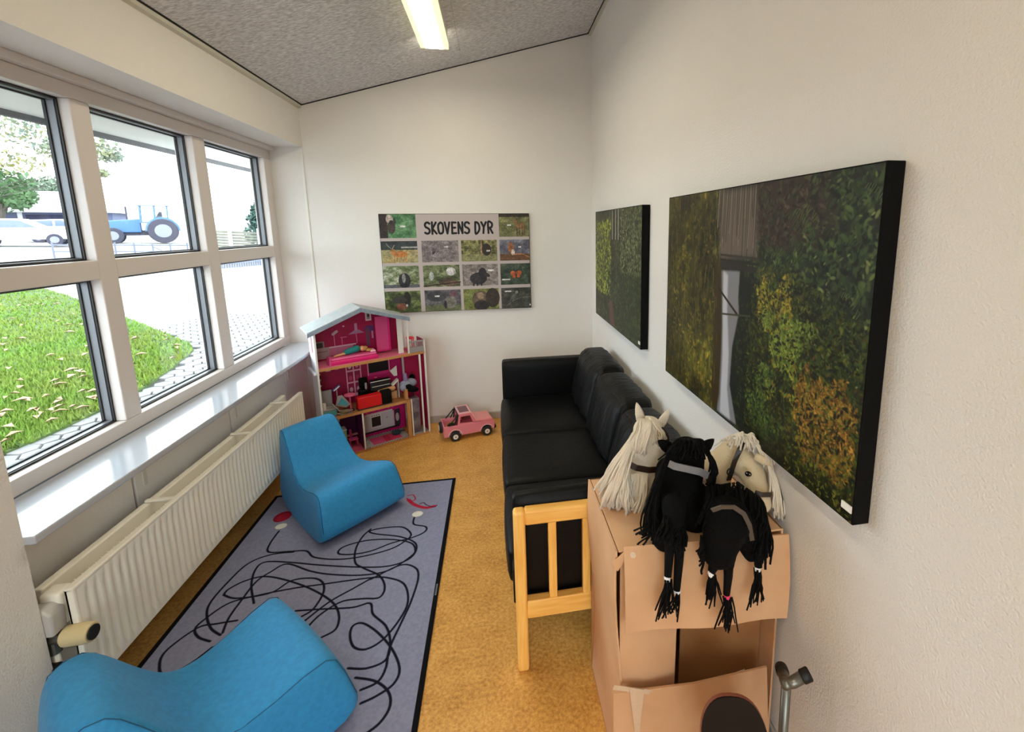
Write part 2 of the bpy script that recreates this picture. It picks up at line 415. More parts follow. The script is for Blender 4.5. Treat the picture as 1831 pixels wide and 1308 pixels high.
for y in (-2.40, -1.80, -1.07, -0.35):
    b = MB().box(-2.385, -2.26, y-0.006, y+0.006, 0.736, 0.752); b.box(-2.385, -2.379, y-0.010, y+0.010, 0.58, 0.752)
    struct('sill_bracket', b, M['white'], si)
#@@OUT
# ------------------------------------------------------------------ outside
def gz(x): return -0.15+0.045*max(0.0, -3.2-x)
def ground_at(px, py):
    v = ray(px, py); lo, hi = 0.5, 200.0
    for _ in range(60):
        t = (lo+hi)/2; p = CAM+t*v
        if p[2] > gz(p[0]): lo = t
        else: hi = t
    return Vector((CAM+lo*v).tolist())
M['paving'] = mat('pale_paving', rgb(140,138,136), 0.9, bump=0.4, bscale=6, col2=rgb(124,122,122), vscale=1.5)
M['paver'] = mat('grey_paver', rgb(118,116,116), 0.9, bump=0.3, bscale=30, col2=rgb(104,102,102), vscale=3)
M['paver_joint'] = mat('paver_joint', rgb(50,48,46), 0.95)
M['soil'] = mat('lawn_soil', rgb(64,84,28), 0.95, bump=0.8, bscale=12, col2=rgb(52,70,24), vscale=3)
M['grass'] = mat('grass_blade', rgb(94,128,34), 0.8, col2=rgb(106,122,38), vscale=1.2)
M['dryleaf'] = mat('dry_leaf', rgb(150,122,96), 0.8)
M['eave'] = mat('eave_board', rgb(206,204,198), 0.7)
M['fascia'] = mat('eave_edge', rgb(70,68,72), 0.6)
ev = struct('trim_6', MB().box(-3.2, -2.62, -6.0, 5.5, 2.275, 2.30), M['eave'])
struct('eave_edge', MB().box(-3.22, -3.19, -6.0, 5.5, 2.245, 2.32), M['fascia'], ev)
struct('eave_roof', MB().box(-3.2, -2.62, -6.0, 5.5, 2.30, 2.42), M['fascia'], ev)
def gslab(x0, x1, y0, y1, top, th):
    m = MB(); n = 24; vs = []; fs = []
    for i in range(n+1):
        x = x0+(x1-x0)*(i/n)**1.6 if True else 0
        for y in (y0, y1): vs.append((x, y, gz(x)+top))
    for i in range(n): fs.append((2*i, 2*i+1, 2*i+3, 2*i+2))
    return m.add(vs, fs)
struct('ground', gslab(-2.62, -120, -30, 160, -0.02, 0), M['paving'], kind='structure')
struct('ground_behind', MB().box(-2.62, 25, -40, -6.52, -0.25, -0.17), M['paving'], kind='structure')
# lawn: a rounded plot between the paved strip at the house and the yard
lp = [(-20,828),(60,795),(130,763),(200,728),(250,702),(300,668),(335,640),(347,628),(338,617),(305,603),(262,585),(215,566),(165,548),(120,530),(85,519),(52,512),(-20,514)]
LP = [ground_at(px, py) for px, py in lp]
def inpoly(x, y):
    c = False; n = len(LP)
    for i in range(n):
        a, b = LP[i], LP[(i+1) % n]
        if (a.y > y) != (b.y > y) and x < (b.x-a.x)*(y-a.y)/(b.y-a.y)+a.x: c = not c
    return c
lm = bpy.data.meshes.new('lawn'); bmx = bmesh.new()
vs = [bmx.verts.new((p.x, p.y, p.z+0.035)) for p in LP]; vb = [bmx.verts.new((p.x, p.y, p.z-0.05)) for p in LP]
bmx.faces.new(vs)
for i in range(len(LP)): bmx.faces.new((vs[i], vb[i], vb[(i+1) % len(LP)], vs[(i+1) % len(LP)]))
bmesh.ops.triangulate(bmx, faces=bmx.faces); bmesh.ops.recalc_face_normals(bmx, faces=bmx.faces); bmx.to_mesh(lm); bmx.free()
lawn = link('lawn', lm, M['soil']); lawn['kind'] = 'structure'
# grass blades and fallen leaves (uncountable)
gm = MB(); lf = MB()
xs = [p.x for p in LP]; ys = [p.y for p in LP]; cnt = 0
R_ = random.Random(3)
while cnt < 26000:
    px = R_.uniform(-20, 350); py = R_.uniform(510, 830)
    p = ground_at(px, py) if cnt % 1 == 0 else None
    cnt += 1
    p.x += R_.uniform(-.08, .08); p.y += R_.uniform(-.08, .08)
    if not inpoly(p.x, p.y): continue
    z = gz(p.x)+0.03; h = R_.uniform(.03, .075); a = R_.uniform(0, 2*PI); w = R_.uniform(.008, .018); l = R_.uniform(-.03, .03)
    gm.add([(p.x-w*math.cos(a), p.y-w*math.sin(a), z), (p.x+w*math.cos(a), p.y+w*math.sin(a), z), (p.x+l, p.y+R_.uniform(-.03,.03), z+h)], [(0,1,2)])
    if R_.random() < 0.006:
        r = R_.uniform(.04, .085); b = R_.uniform(0, 6.28); zz = z+0.05
        lf.add([(p.x+r*math.cos(b), p.y+r*math.sin(b), zz), (p.x+.5*r*math.cos(b+1.6), p.y+.5*r*math.sin(b+1.6), zz+.02), (p.x-r*math.cos(b), p.y-r*math.sin(b), zz+.005), (p.x+.5*r*math.cos(b-1.6), p.y+.5*r*math.sin(b-1.6), zz+.025)], [(0,1,2,3)])
solo('grass', gm, M['grass'], 'short bright green grass of the lawn outside the window', 'grass', kind='stuff')
solo('fallen_leaves', lf, M['dryleaf'], 'dry brown leaves scattered over the lawn outside', 'leaves', kind='stuff')
# hexagonal pavers along the house
strip = struct('paved_strip', MB().add([(-2.64,-1.0,-0.148),(-2.64,9,-0.148),(-5.2,9,gz(-5.2)+0.002),(-3.2,9,-0.148),(-3.2,-1,-0.148),(-5.2,-1,gz(-5.2)+0.002)],[(0,1,3,4),(4,3,2,5)]), M['paver_joint'])
hexme = None; npv = 0; pr_ = 0.105
hm = MB(); top = [(0.094*math.cos(PI/3*k), 0.094*math.sin(PI/3*k), 0.022) for k in range(6)]; low = [(0.100*math.cos(PI/3*k), 0.100*math.sin(PI/3*k), 0.0) for k in range(6)]
hm.add(top+low, [(0,1,2,3,4,5)]+[(k, k+6, (k+1) % 6+6, (k+1) % 6) for k in range(6)])
hexme = hm.mesh('paver'); hexme.materials.append(M['paver'])
far = MB()
for i in range(-30, 30):
    for j in range(0, 110):
        x = -4.2+i*pr_*1.5; y = -0.9+j*pr_*1.732+(pr_*0.866 if i % 2 else 0)
        if x > -3.3 or x < -6.6 or y > 7.5 or inpoly(x, y): continue
        d = RM @ (np.array([x, y, gz(x)])-CAM); u = CX+FPX*d[0]/d[2]; v = CY-FPX*d[1]/d[2]
        if u < -30 or u > 520 or v < 560: continue
        ze = gz(x)-0.006+random.uniform(-.004, .004)
        if npv < 300:
            o = bpy.data.objects.new('paver', hexme); COL.objects.link(o); o.parent = strip; o.location = (x, y, ze)
            o.rotation_euler = (random.uniform(-.015, .015), 0.045, random.uniform(-.06, .06)); npv += 1
        else: far.add([(x+p[0], y+p[1], ze+p[2]) for p in top+low], [(0,1,2,3,4,5)]+[(k, k+6, (k+1) % 6+6, (k+1) % 6) for k in range(6)])
if far.v:
    fo = part('distant_pavers', far, M['paver'], strip); fo['kind'] = 'stuff'

# trees -------------------------------------------------------------------
M['leafg'] = mat('tree_leaf', rgb(70,100,58), 0.8, col2=rgb(52,80,48), vscale=0.8)
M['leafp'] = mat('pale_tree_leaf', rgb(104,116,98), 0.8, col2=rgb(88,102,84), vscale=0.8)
M['leafy'] = mat('autumn_leaf', rgb(96,112,110), 0.8, col2=rgb(120,116,56), vscale=0.5)
M['leafc'] = mat('conifer_leaf', rgb(66,94,84), 0.8, col2=rgb(48,76,70), vscale=0.8)
M['bark'] = mat('bark', rgb(70,64,58), 0.9)
def leafcloud(blobs, n, size, rnd):
    m = MB()
    for k in range(n):
        c, r = rnd.choice(blobs); 
        d = Vector((rnd.gauss(0,1), rnd.gauss(0,1), rnd.gauss(0,1))).normalized()*(rnd.random()**0.4)
        p = c+Vector((d.x*r[0], d.y*r[1], d.z*r[2])); s_ = size*rnd.uniform(.6, 1.4)
        a = Vector((rnd.gauss(0,1), rnd.gauss(0,1), rnd.gauss(0,1))).normalized(); b = a.orthogonal().normalized()
        m.add([p-a*s_, p+b*s_*.45, p+a*s_, p-b*s_*.45], [(0,1,2,3)])
    return m
def tree(base, blobs, n, size, lmat, label, seed, trunk_r=0.15, group=None):
    rnd = random.Random(seed); t = thing('tree', label, 'tree', base, group)
    topc = max((b[0] for b in blobs), key=lambda c: c.z)
    tm = MB().tube([base, base.lerp(topc, .5), topc], [trunk_r, trunk_r*.7, trunk_r*.2], 8)
    for c, r in blobs: tm.tube([base.lerp(topc, .45), c], [trunk_r*.45, trunk_r*.1], 5)
    part('trunk', tm, M['bark'], t)
    part('foliage', leafcloud(blobs, n, size, rnd), lmat, t)
    return t
def gnd(v): return Vector((v.x, v.y, gz(v.x)))
B = lambda px, py, d, r: (atd(px, py, d), r)
tree(gnd(atd(-160, 440, 14)), [B(10,225,14,(1.2,1.2,.55)), B(70,240,14,(.9,.9,.4)), B(105,268,14,(.55,.5,.35)), B(20,290,14,(.8,.8,.35)), B(-40,250,14,(1.3,1.2,1.0)), B(185,262,14,(.42,.4,.3)), B(195,280,14,(.35,.35,.16)), B(182,310,14,(.15,.15,.1))], 1500, 0.07, M['leafy'], 'overhanging tree with sparse green and yellow leaves at top of the left panes', 11, .035)
tree(gnd(atd(5, 430, 40)), [B(5,330,40,(2.0,2,1.6)), B(-25,345,40,(2.2,2,2)), B(30,355,40,(1.2,1.2,.9))], 1500, .26, M['leafg'], 'dense green tree beside the shed roof in the left pane', 12, .3)
tree(gnd(atd(90, 420, 62)), [B(65,338,62,(2.4,2.4,1.3)), B(95,335,62,(2.7,2.7,1.5)), B(125,338,62,(2.4,2.4,1.5))], 1500, .26, M['leafp'], 'pale hazy tree crown behind the shed roof', 13, .3)
tree(gnd(atd(462, 440, 29)), [B(462,420,29,(.75,.75,.7)), B(462,395,29,(.62,.62,.6)), B(463,378,29,(.42,.42,.5)), B(463,362,29,(.18,.18,.4))], 1500, .16, M['leafc'], 'pointed blue-green conifer at the right end of the board fence', 14, .12)
# cars ---------------------------------------------------------------------
M['carwhite'] = mat('white_car_paint', rgb(214,214,222), 0.3, coat=0.5)
M['carglass'] = mat('car_glass', rgb(96,108,150), 0.15)
M['tyre'] = mat('tyre', rgb(52,50,66), 0.8)
M['hub'] = mat('wheel_hub', rgb(120,122,132), 0.4)
def car(name, label, px, py, depth, direction, L, prof, glass):
    base = gnd(atd(px, py, depth)); d = Vector(direction).normalized(); n = Vector((-d.y, d.x, 0))
    t = thing('car', label, 'car', base)
    def P3(u, z, w): return base+d*u+n*w+Vector((0,0,z))
    part('body', MB().prism([P3(u, z, -.85) for u, z in prof], n, 1.7), M['carwhite'], t, bevel=0.08, seg=3)
    for w in (-.86, .835):
        for gpoly in glass: part('side_window', MB().prism([P3(u, z, w) for u, z in gpoly], n, .025), M['carglass'], t)
    for u in (-L*.31, L*.31):
        for w in (-.87, .69):
            wh = part('wheel', MB().cyl(P3(u, .33, w), P3(u, .33, w+.18), .33, 20), M['tyre'], t)
            part('hub_cap', MB().cyl(P3(u, .33, w-.015), P3(u, .33, w+.195), .19, 14), M['hub'], wh)
    return t
cd = (0.82, 0.57, 0)
car('car', 'white estate car parked in front of the blue-grey shed', 45, 441, 26, (0.88,0.47,0), 4.3,
    [(-2.15,.35),(-2.15,.85),(-2.0,1.0),(-1.75,1.42),(-1.4,1.5),(.2,1.5),(1.0,1.0),(1.9,.85),(2.15,.6),(2.15,.35)],
    [[(-1.75,1.02),(-1.6,1.38),(-.7,1.42),(-.7,1.02)],[(-.6,1.02),(-.6,1.42),(.15,1.4),(.75,1.02)]])
car('car', 'second white car parked behind the white estate car', 126, 432, 31, (0.88,0.47,0), 4.0,
    [(-2.0,.35),(-2.0,.95),(-1.6,1.45),(-.1,1.5),(.7,1.05),(1.75,.9),(2.0,.6),(2.0,.35)],
    [[(-1.55,1.05),(-1.35,1.38),(-.5,1.42),(-.5,1.05)],[(-.4,1.05),(-.4,1.42),(-.1,1.42),(.45,1.05)]])
# shed ---------------------------------------------------------------------
M['shedwall'] = mat('blue_grey_cladding', rgb(84,90,118), 0.8, bump=0.3, bscale=3, stretch=(1,1,12))
M['shedroof'] = mat('pale_roof', rgb(206,204,208), 0.7)
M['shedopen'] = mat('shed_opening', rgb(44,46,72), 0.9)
sb = gnd(atd(80, 430, 44)); sd = Vector((0.93, 0.37, 0)); sn = Vector((-.37, .93, 0))
sh_ = thing('shed', 'blue-grey shed with pale pitched roof behind the parked cars', 'shed', sb)
def SP(u, w, z): return sb+sd*u+sn*w+Vector((0,0,z))
zw = atd(80, 379, 44).z-sb.z; zr = atd(80, 350, 46).z-sb.z
part('wall', MB().prism([SP(-9,0,-.5), SP(5,0,-.5), SP(5,0,zw), SP(-9,0,zw)], sn, 5), M['shedwall'], sh_)
part('roof', MB().prism([SP(-9.4,-.6,zw-.05), SP(-9.4,-.6,zw+.15), SP(-9.4,2.6,zr+.4), SP(-9.4,5.6,zw+.15), SP(-9.4,5.6,zw-.05)], sd, 15), M['shedroof'], sh_)
for u in (-1.4, 2.1): part('post', MB().prism([SP(u,-.12,-.5), SP(u+.3,-.12,-.5), SP(u+.3,-.12,zw), SP(u,-.12,zw)], sn, .1), M['shedroof'], sh_)
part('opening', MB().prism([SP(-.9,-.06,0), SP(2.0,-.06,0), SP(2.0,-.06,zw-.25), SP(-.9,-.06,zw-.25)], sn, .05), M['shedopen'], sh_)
# tractor ------------------------------------------------------------------
M['tractor'] = mat('blue_tractor_paint', rgb(62,102,146), 0.4)
M['tractorroof'] = mat('tractor_cab_white', rgb(206,208,214), 0.4)
tb = gnd(atd(268, 434, 33)); td = Vector((-0.86, -0.5, 0)); tn = Vector((0.5, -0.86, 0))
tr = thing('tractor', 'blue tractor with glazed cab parked beyond the yard rails', 'tractor', tb)
def TP(u, w, z): return tb+td*u+tn*w+Vector((0,0,z))
part('bonnet', MB().prism([TP(.3,-.4,.75), TP(2.3,-.4,.75), TP(2.35,-.4,1.35), TP(2.1,-.4,1.55), TP(.3,-.4,1.7)], tn, .8), M['tractor'], tr, bevel=.06)
part('chassis', MB().prism([TP(-1.3,-.3,.55), TP(2.2,-.3,.55), TP(2.2,-.3,.85), TP(-1.3,-.3,.95)], tn, .6), M['tyre'], tr)
part('fender', MB().prism([TP(-1.75+.95*math.cos(a)+.9, -.95, .85+.98*math.sin(a)) for a in [PI*k/10 for k in range(11)]], tn, 1.9), M['tractor'], tr)
cabf = part('cab_floor', MB().prism([TP(-1.3,-.7,1.42), TP(.33,-.7,1.42), TP(.33,-.7,1.5), TP(-1.3,-.7,1.5)], tn, 1.4), M['tractor'], tr)
for u, w in ((.25,-.7),(.25,.64),(-1.2,-.7),(-1.2,.64),(-.5,-.7),(-.5,.64)): part('cab_post', MB().prism([TP(u,w,1.5), TP(u+.08,w,1.5), TP(u+.03,w,2.6), TP(u-.05,w,2.6)], tn, .06), M['tractor'], cabf)
part('cab_glass', MB().prism([TP(-1.18,-.66,1.5), TP(.28,-.66,1.5), TP(.24,-.66,2.58), TP(-1.15,-.66,2.58)], tn, 1.3), M['glass'], cabf)
part('cab_roof', MB().prism([TP(-1.4,-.8,2.6), TP(.45,-.8,2.6), TP(.35,-.8,2.8), TP(-1.3,-.8,2.8)], tn, 1.6), M['tractorroof'], tr, bevel=.05)
part('exhaust', MB().cyl(TP(1.0,-.35,1.6), TP(1.0,-.35,2.55), .05, 8), M['tyre'], tr)
part('seat', MB().prism([TP(-.9,-.25,1.2), TP(-.4,-.25,1.2), TP(-.4,-.25,1.6), TP(-.75,-.25,2.2), TP(-.9,-.25,2.2)], tn, .5), M['tyre'], tr)
for u, r, wd in ((-.85,.85,.42), (1.75,.55,.32)):
    for w in (-1.0, 1.0-wd):
        wh = part('wheel', MB().cyl(TP(u,w,r), TP(u,w+wd,r), r, 24), M['tyre'], tr, bevel=.06)
        part('hub_cap', MB().cyl(TP(u,w-.02,r), TP(u,w+wd+.02,r), r*.55, 16), M['hub'], wh)
# board fence at right -------------------------------------------------------
M['fencewood'] = mat('weathered_fence', rgb(116,114,100), 0.9, col2=rgb(94,94,86), vscale=2)
M['fencepost'] = mat('pale_post', rgb(196,194,188), 0.9)
f0 = gnd(atd(385, 440, 26)); f1 = gnd(atd(500, 436, 25.0)); fd = (f1-f0); fl = fd.length; fd.normalize(); fn = Vector((-fd.y, fd.x, 0))
fe = thing('board_fence', 'weathered horizontal board fence with pale posts in the third upper pane', 'fence', f0)
for k in range(8):
    z = .04+.155*k
    part('board', MB().prism([f0+Vector((0,0,z)), f0+fd*fl+Vector((0,0,z)), f0+fd*fl+Vector((0,0,z+.115)), f0+Vector((0,0,z+.115))], fn, .03), M['fencewood'], fe)
for u in (.02, .27, .72, .95):
    p = f0+fd*(fl*u); part('post', MB().prism([p-fd*.09-fn*.09, p+fd*.09-fn*.09, p+fd*.09, p-fd*.09], Vector((0,0,1)), 1.45), M['fencepost'], fe)
# steel yard rails in front of the tractor
M['galv'] = mat('galvanised_rail', rgb(100,104,120), 0.5, metal=0.2)
r0 = gnd(atd(96, 452, 17)); r1 = gnd(atd(366, 452, 20)); rd = r1-r0; rl = rd.length; rd.normalize()
rf = thing('yard_rail', 'low galvanised steel rail fence in front of the tractor', 'fence', r0)
for z in (.25, .5, .75): part('rail', MB().cyl(r0+Vector((0,0,z)), r0+rd*rl+Vector((0,0,z)), .022, 8), M['galv'], rf)
for k in range(9):
    p = r0+rd*(rl*k/8); part('post', MB().cyl(p, p+Vector((0,0,.85)), .03, 8), M['galv'], rf)
part('gate_brace', MB().cyl(r0+rd*(rl*.62)+Vector((0,0,.7)), r0+rd*(rl*.85)+Vector((0,0,.1)), .02, 8), M['galv'], rf)
# low picket edging in the third lower pane
q0 = gnd(ground_at(398, 480)); q1 = gnd(ground_at(500, 471)); qd = q1-q0; ql = qd.length; qd.normalize(); qn = Vector((-qd.y, qd.x, 0))
pf = thing('picket_edging', 'low white picket edging across the yard in the third lower pane', 'fence', q0)
nq = 26; sc_ = ql
for k in range(nq):
    p = q0+qd*(ql*k/(nq-1)); w = ql/nq*.3; h = .28+.05*(k % 3)
    part('picket', MB().prism([p-qd*w, p+qd*w, p+qd*w+Vector((0,0,h)), p+Vector((0,0,h+.06)), p-qd*w+Vector((0,0,h))], qn, .03), M['galv'], pf)
part('rail', MB().prism([q0+Vector((0,0,.15)), q1+Vector((0,0,.15)), q1+Vector((0,0,.2)), q0+Vector((0,0,.2))], qn, -.03), M['galv'], pf)
# ------------------------------------------------------------------ ceiling lamps: the far one, plus one added out of view for fill
for i, (ya, yb) in enumerate(((-2.20, -0.70), (-5.30, -3.80))):
    t = thing('ceiling_lamp', ['long fluorescent ceiling lamp glowing warm white above the far end of the room', 'added fluorescent ceiling lamp for fill light, unseen behind the camera'][i], 'lamp', (-1.165, (ya+yb)/2, 2.95))
    hs = MB().box(-1.248, -1.082, ya+.004, yb-.004, 2.838, 2.935)
    part('housing', hs, M['lamph'], t, bevel=.004)
    part('diffuser', MB().box(-1.252, -1.078, ya, yb, 2.800, 2.838), M['lamp'], t, bevel=.004)
    for y in (ya+.2, yb-.2): part('mount', MB().box(-1.19, -1.14, y-.03, y+.03, 2.93, 2.99).xf(lambda p: p if p.z < 2.95 else Vector((p.x, p.y, zc(p.x)))), M['lamph'], t)

# ------------------------------------------------------------------ rug
RX0, RX1, RY0, RY1 = -2.269, -1.158, -3.20, -0.978
RES = 0.0025
rw, rh = int((RX1-RX0)/RES), int((RY1-RY0)/RES)
rc = Can(rw, rh, (138,140,166))
rc.a *= (0.94+0.12*rc.noise(120, 240, 2))[..., None]
def fp(px, py):
    p = at(px, py, 'z', 0.006); return ((p.x-RX0)/RES, (RY1-p.y)/RES)
def rl_(pts): return [fp(200+x/2.68, 820+y/2.68) for x, y in pts]
ink = (22,22,34)
LINES = [
 [(800,345),(757,405),(752,445),(850,442),(930,440),(970,470),(1080,480),(1200,466),(1330,432),(1400,395),(1432,360),(1390,326),(1300,330),(1235,345),(1262,358),(1380,372),(1452,402),(1450,450),(1400,490),(1300,515),(1150,516),(980,506),(860,495),(740,492),(690,525),(668,600),(680,690)],
 [(1448,280),(1446,312),(1502,324),(1498,348),(1440,375),(1340,402),(1240,440),(1150,456),(1085,452),(1110,420),(1220,390),(1340,385),(1432,402),(1456,440)],
 [(1240,335),(1200,372),(1168,430),(1165,495),(1205,522),(1280,558),(1306,612),(1280,662),(1200,668),(1100,682),(1000,742),(940,800)],
 [(535,650),(560,622),(640,582),(730,562),(830,578),(950,620),(1050,680),(1086,742),(1072,812),(1005,852)],
 [(480,900),(370,982),(255,1035),(228,990),(262,915),(410,808),(500,788),(600,772)],
 [(470,872),(415,852),(398,815),(440,770),(560,690),(700,652),(860,620),(1000,600),(1240,568),(1330,570),(1400,600),(1417,680),(1380,762),(1300,860),(1220,908),(1160,900),(1140,850),(1152,800),(1200,785),(1270,828),(1340,908),(1376,1000),(1350,1072),(1270,1130),(1190,1168)],
 [(870,445),(760,458),(650,502),(545,600),(470,690),(455,750),(475,810),(520,842)],
 [(530,832),(560,760),(620,676),(690,588),(760,540),(840,502),(950,536),(1050,552),(1200,555),(1330,530),(1440,458),(1452,430)],
 [(910,752),(965,716),(1012,640),(1008,590),(960,570),(860,582),(760,640),(600,666),(535,650)],
 [(1250,566),(1150,622),(1040,684),(920,776)],
 [(880,726),(1000,718),(1150,710),(1235,690),(1250,742),(1312,800),(1332,880),(1310,960),(1220,1000),(1130,1000)],
 [(1240,575),(1380,508),(1452,520),(1466,570),(1432,680),(1390,772),(1330,902),(1310,1000),(1270,1066),(1190,1104)],
 [(1165,1045),(1260,1062),(1322,1112),(1330,1182),(1280,1262),(1190,1330)],
]
for L in LINES: rc.stroke([tuple(p) for p in spline(rl_(L), 10)], 3.6, ink)
def blobpx(x, y, rx, ry, col):
    a = fp(x, y); b = fp(x+rx, y); c = fp(x, y+ry); rc.ell(a[0], a[1], abs(b[0]-a[0]), abs(c[1]-a[1]), col)
for x, y in ((502.5,940), (746,918)): blobpx(x, y, 10.5, 5.5, (150,146,140)); blobpx(x, y, 9.3, 4.8, (226,224,218))
blobpx(505, 923, 14, 9, (150,30,52)); blobpx(507, 924, 11, 7, (176,38,62))
rc.stroke([tuple(p) for p in spline([fp(x, y) for x, y in [(730,893),(738,900),(750,905),(763,907),(776,904)]], 6)], 9, (178,40,66))
rc.stroke([tuple(p) for p in spline([fp(x, y) for x, y in [(728,886),(738,884),(742,892),(733,895),(727,890),(735,899)]], 6)], 2.6, (178,34,60))
rc.stroke([tuple(p) for p in spline([fp(x, y) for x, y in [(750,900),(757,898),(762,902),(775,906),(781,902)]], 6)], 2.0, (60,24,34))
bd = int(0.020/RES)
for sl in ((slice(0,bd), slice(None)), (slice(-bd,None), slice(None)), (slice(None), slice(0,bd)), (slice(None), slice(-bd,None))): rc.a[sl] = np.array((16,16,20))/255.
for x, y in ((786,1052),): 
    q = fp(x+1, y); rc.rect(rw-bd+2, q[1]-14, rw-3, q[1]+14, (110,112,120))
rt = thing('rug', 'grey play rug printed with a tangle of black lines and two white buttons', 'rug', ((RX0+RX1)/2, (RY0+RY1)/2, 0))
part('backing', MB().box(RX0, RX1, RY0, RY1, 0.0, 0.0055), M['rubber'], rt)
uv_quad('printed_pile', [(RX0,RY1,.006),(RX1,RY1,.006),(RX1,RY0,.006),(RX0,RY0,.006)], image_mat('rug_print', rc.a, 0.95, 0.1), rt)

# ------------------------------------------------------------------ sofa
sf = thing('sofa', 'black leather three seat sofa with beech end frames along the right wall', 'sofa', (-0.43, -1.53, 0))
def end_frame(yf):
    yb = yf+0.045
    for x0, x1, nm in ((-.812, -.768, 'leg'), (-.075, -.033, 'leg')):
        part(nm, MB().box(x0, x1, yf, yb, 0, .668 if x0 < -.5 else .62), M['beech'], sf, bevel=.012, seg=3)
    part('arm_rail', MB().box(-.770, -.073, yf, yb, .612, .668), M['beechh'], sf, bevel=.008, seg=3)
    part('lower_rail', MB().box(-.770, -.073, yf+.004, yb-.004, .226, .300), M['beechh'], sf, bevel=.005)
    for k in range(5):
        x = -.686+.1285*k; part('slat', MB().box(x, x+.031, yf+.008, yb-.012, .298, .614), M['beech'], sf, bevel=.004)
end_frame(-2.452); end_frame(-.545)
part('front_rail', MB().box(-.792, -.765, -2.41, -.54, .22, .285), M['beechh'], sf, bevel=.004)
part('back_rail', MB().box(-.07, -.04, -2.41, -.54, .22, .30), M['beechh'], sf, bevel=.004)
part('base_webbing', MB().box(-.77, -.06, -2.405, -.55, .262, .285), M['rubber'], sf)
def cushion(x0, x1, y0, y1, z0, z1, r=.03, puff=(0,0,0), n=10, seed=1, wr=0.0):
    """rounded pillow: cube grid, rounded by r, faces puffed out"""
    m = MB(); c = Vector(((x0+x1)/2, (y0+y1)/2, (z0+z1)/2)); h = Vector(((x1-x0)/2, (y1-y0)/2, (z1-z0)/2))
    rn = random.Random(seed); ph = [rn.uniform(0, 6) for _ in range(6)]
    for ax in range(3):
        for sg in (-1, 1):
            o = len(m.v); a1, a2 = (ax+1) % 3, (ax+2) % 3
            for i in range(n+1):
                for j in range(n+1):
                    q = [0,0,0]; q[ax] = sg; q[a1] = math.sin(PI/2*(2*i/n-1)); q[a2] = math.sin(PI/2*(2*j/n-1))
                    p = Vector((q[0]*h.x, q[1]*h.y, q[2]*h.z))
                    inn = Vector([max(-(h[k]-r), min(h[k]-r, p[k])) for k in range(3)]); d = p-inn
                    if d.length > 1e-9: p = inn+d.normalized()*r
                    b = (1-q[0]**2, 1-q[1]**2, 1-q[2]**2)
                    for k in range(3):
                        l = [b[z] for z in range(3) if z != k]
                        if abs(q[k]) > .01: p[k] += puff[k]*math.copysign(1, q[k])*abs(q[k])**3*(max(l[0],0)*max(l[1],0))**.7
                    if wr:
                        g = wr*math.sin(p.y*38+ph[0]+6*p.z+2*math.sin(p.z*9+ph[1]))*max(b[1],0)**.3
                        p.x += g*.6
                    m.v.append(tuple(c+p))
            for i in range(n):
                for j in range(n):
                    A = o+i*(n+1)+j; m.f.append((A, A+n+1, A+n+2, A+1))
    return m
def cush(name, mt, *a, xfm=None, **k):
    m = cushion(*a, **k)
    if xfm: m.xf(xfm)
    me = m.mesh(name, root_loc(sf), merge=True); o = link(name, me, mt, sf, smooth=True); return o
for i, (ya, yb) in enumerate(((-1.285, -.665), (-1.845, -1.290), (-2.345, -1.850))):
    cush('seat_cushion', M['leather'], -.832, -.20, ya+.003, yb-.003, .285, .435, r=.028, puff=(.012,0,.012), seed=i)
def lean(p):
    t = (p.z-.43)/.34; return Vector((p.x+.085*(t-.5), p.y, p.z))
for i, (ya, yb) in enumerate(((-1.245, -.66), (-1.80, -1.25), (-2.345, -1.805))):
    cush('back_cushion', M['leather2'], -.275, -.085, ya+.004, yb-.004, .425, .785-.01*i, r=.05, puff=(.03,.004,.012), n=18, seed=10+i, wr=.010, xfm=lean)
part('back_panel', MB().box(-.06, -.022, -2.40, -.55, .29, .66), M['leather'], sf, bevel=.012)
cush('arm_cushion', M['leather'], -.815, -.09, -2.404, -2.348, .29, .700, r=.024, puff=(.0,.008,.008), seed=21)
cush('arm_cushion', M['leather'], -.820, -.09, -.660, -.548, .29, .700, r=.024, puff=(.0,.008,.003), seed=22)
part('front_valance', MB().box(-.818, -.800, -2.40, -.56, .255, .40), M['leather'], sf, bevel=.006)

# ------------------------------------------------------------------ radiator
rd_ = thing('radiator', 'cream double panel radiator with ribbed front below the window sill', 'radiator', (-2.16, -1.67, .3))
YA, YB = -2.51, -0.80
def ribpanel(xf, sgn, z0, z1):
    m = MB(); n = 50*8; vs = []
    pitch = (YB-YA-.06)/50.0
    zs = [z0, z0+.02, z0+.045, z1-.06, z1-.03, z1]
    amp = [0, 0, 1, 1, 0, 0]
    ysl = [YA]+[YA+.03+pitch*k/8 for k in range(n+1)]+[YB]
    for y in ysl:
        ph = (y-YA-.03)/pitch
        for z, a in zip(zs, amp):
            w = -.009*(0.5-0.5*math.cos(2*PI*ph))**2.2 if YA+.03 <= y <= YB-.03 else 0
            vs.append((xf+sgn*w*a, y, z))
    k = len(zs)
    fs = [(i*k+j, i*k+j+1, (i+1)*k+j+1, (i+1)*k+j) for i in range(len(ysl)-1) for j in range(k-1)]
    m.add(vs, fs)
    return m
part('front_panel', ribpanel(-2.098, 1, .298, .642), M['radiator'], rd_, smooth=True)
fb = part('front_panel_shell', MB().box(-2.122, -2.111, YA, YB, .298, .640), M['radiator'], rd_, bevel=.003)
part('top_flange', MB().box(-2.122, -2.096, YA, YB, .632, .645), M['radiator'], rd_, bevel=.004)
part('rear_panel', MB().box(-2.235, -2.205, YA+.03, YB, .298, .632), M['radiator'], rd_, bevel=.006)
for y in (YA, YB-.012): part('side_flange', MB().box(-2.122, -2.097, y, y+.012, .298, .640), M['radiator'], rd_, bevel=.003)
fin = MB(); 
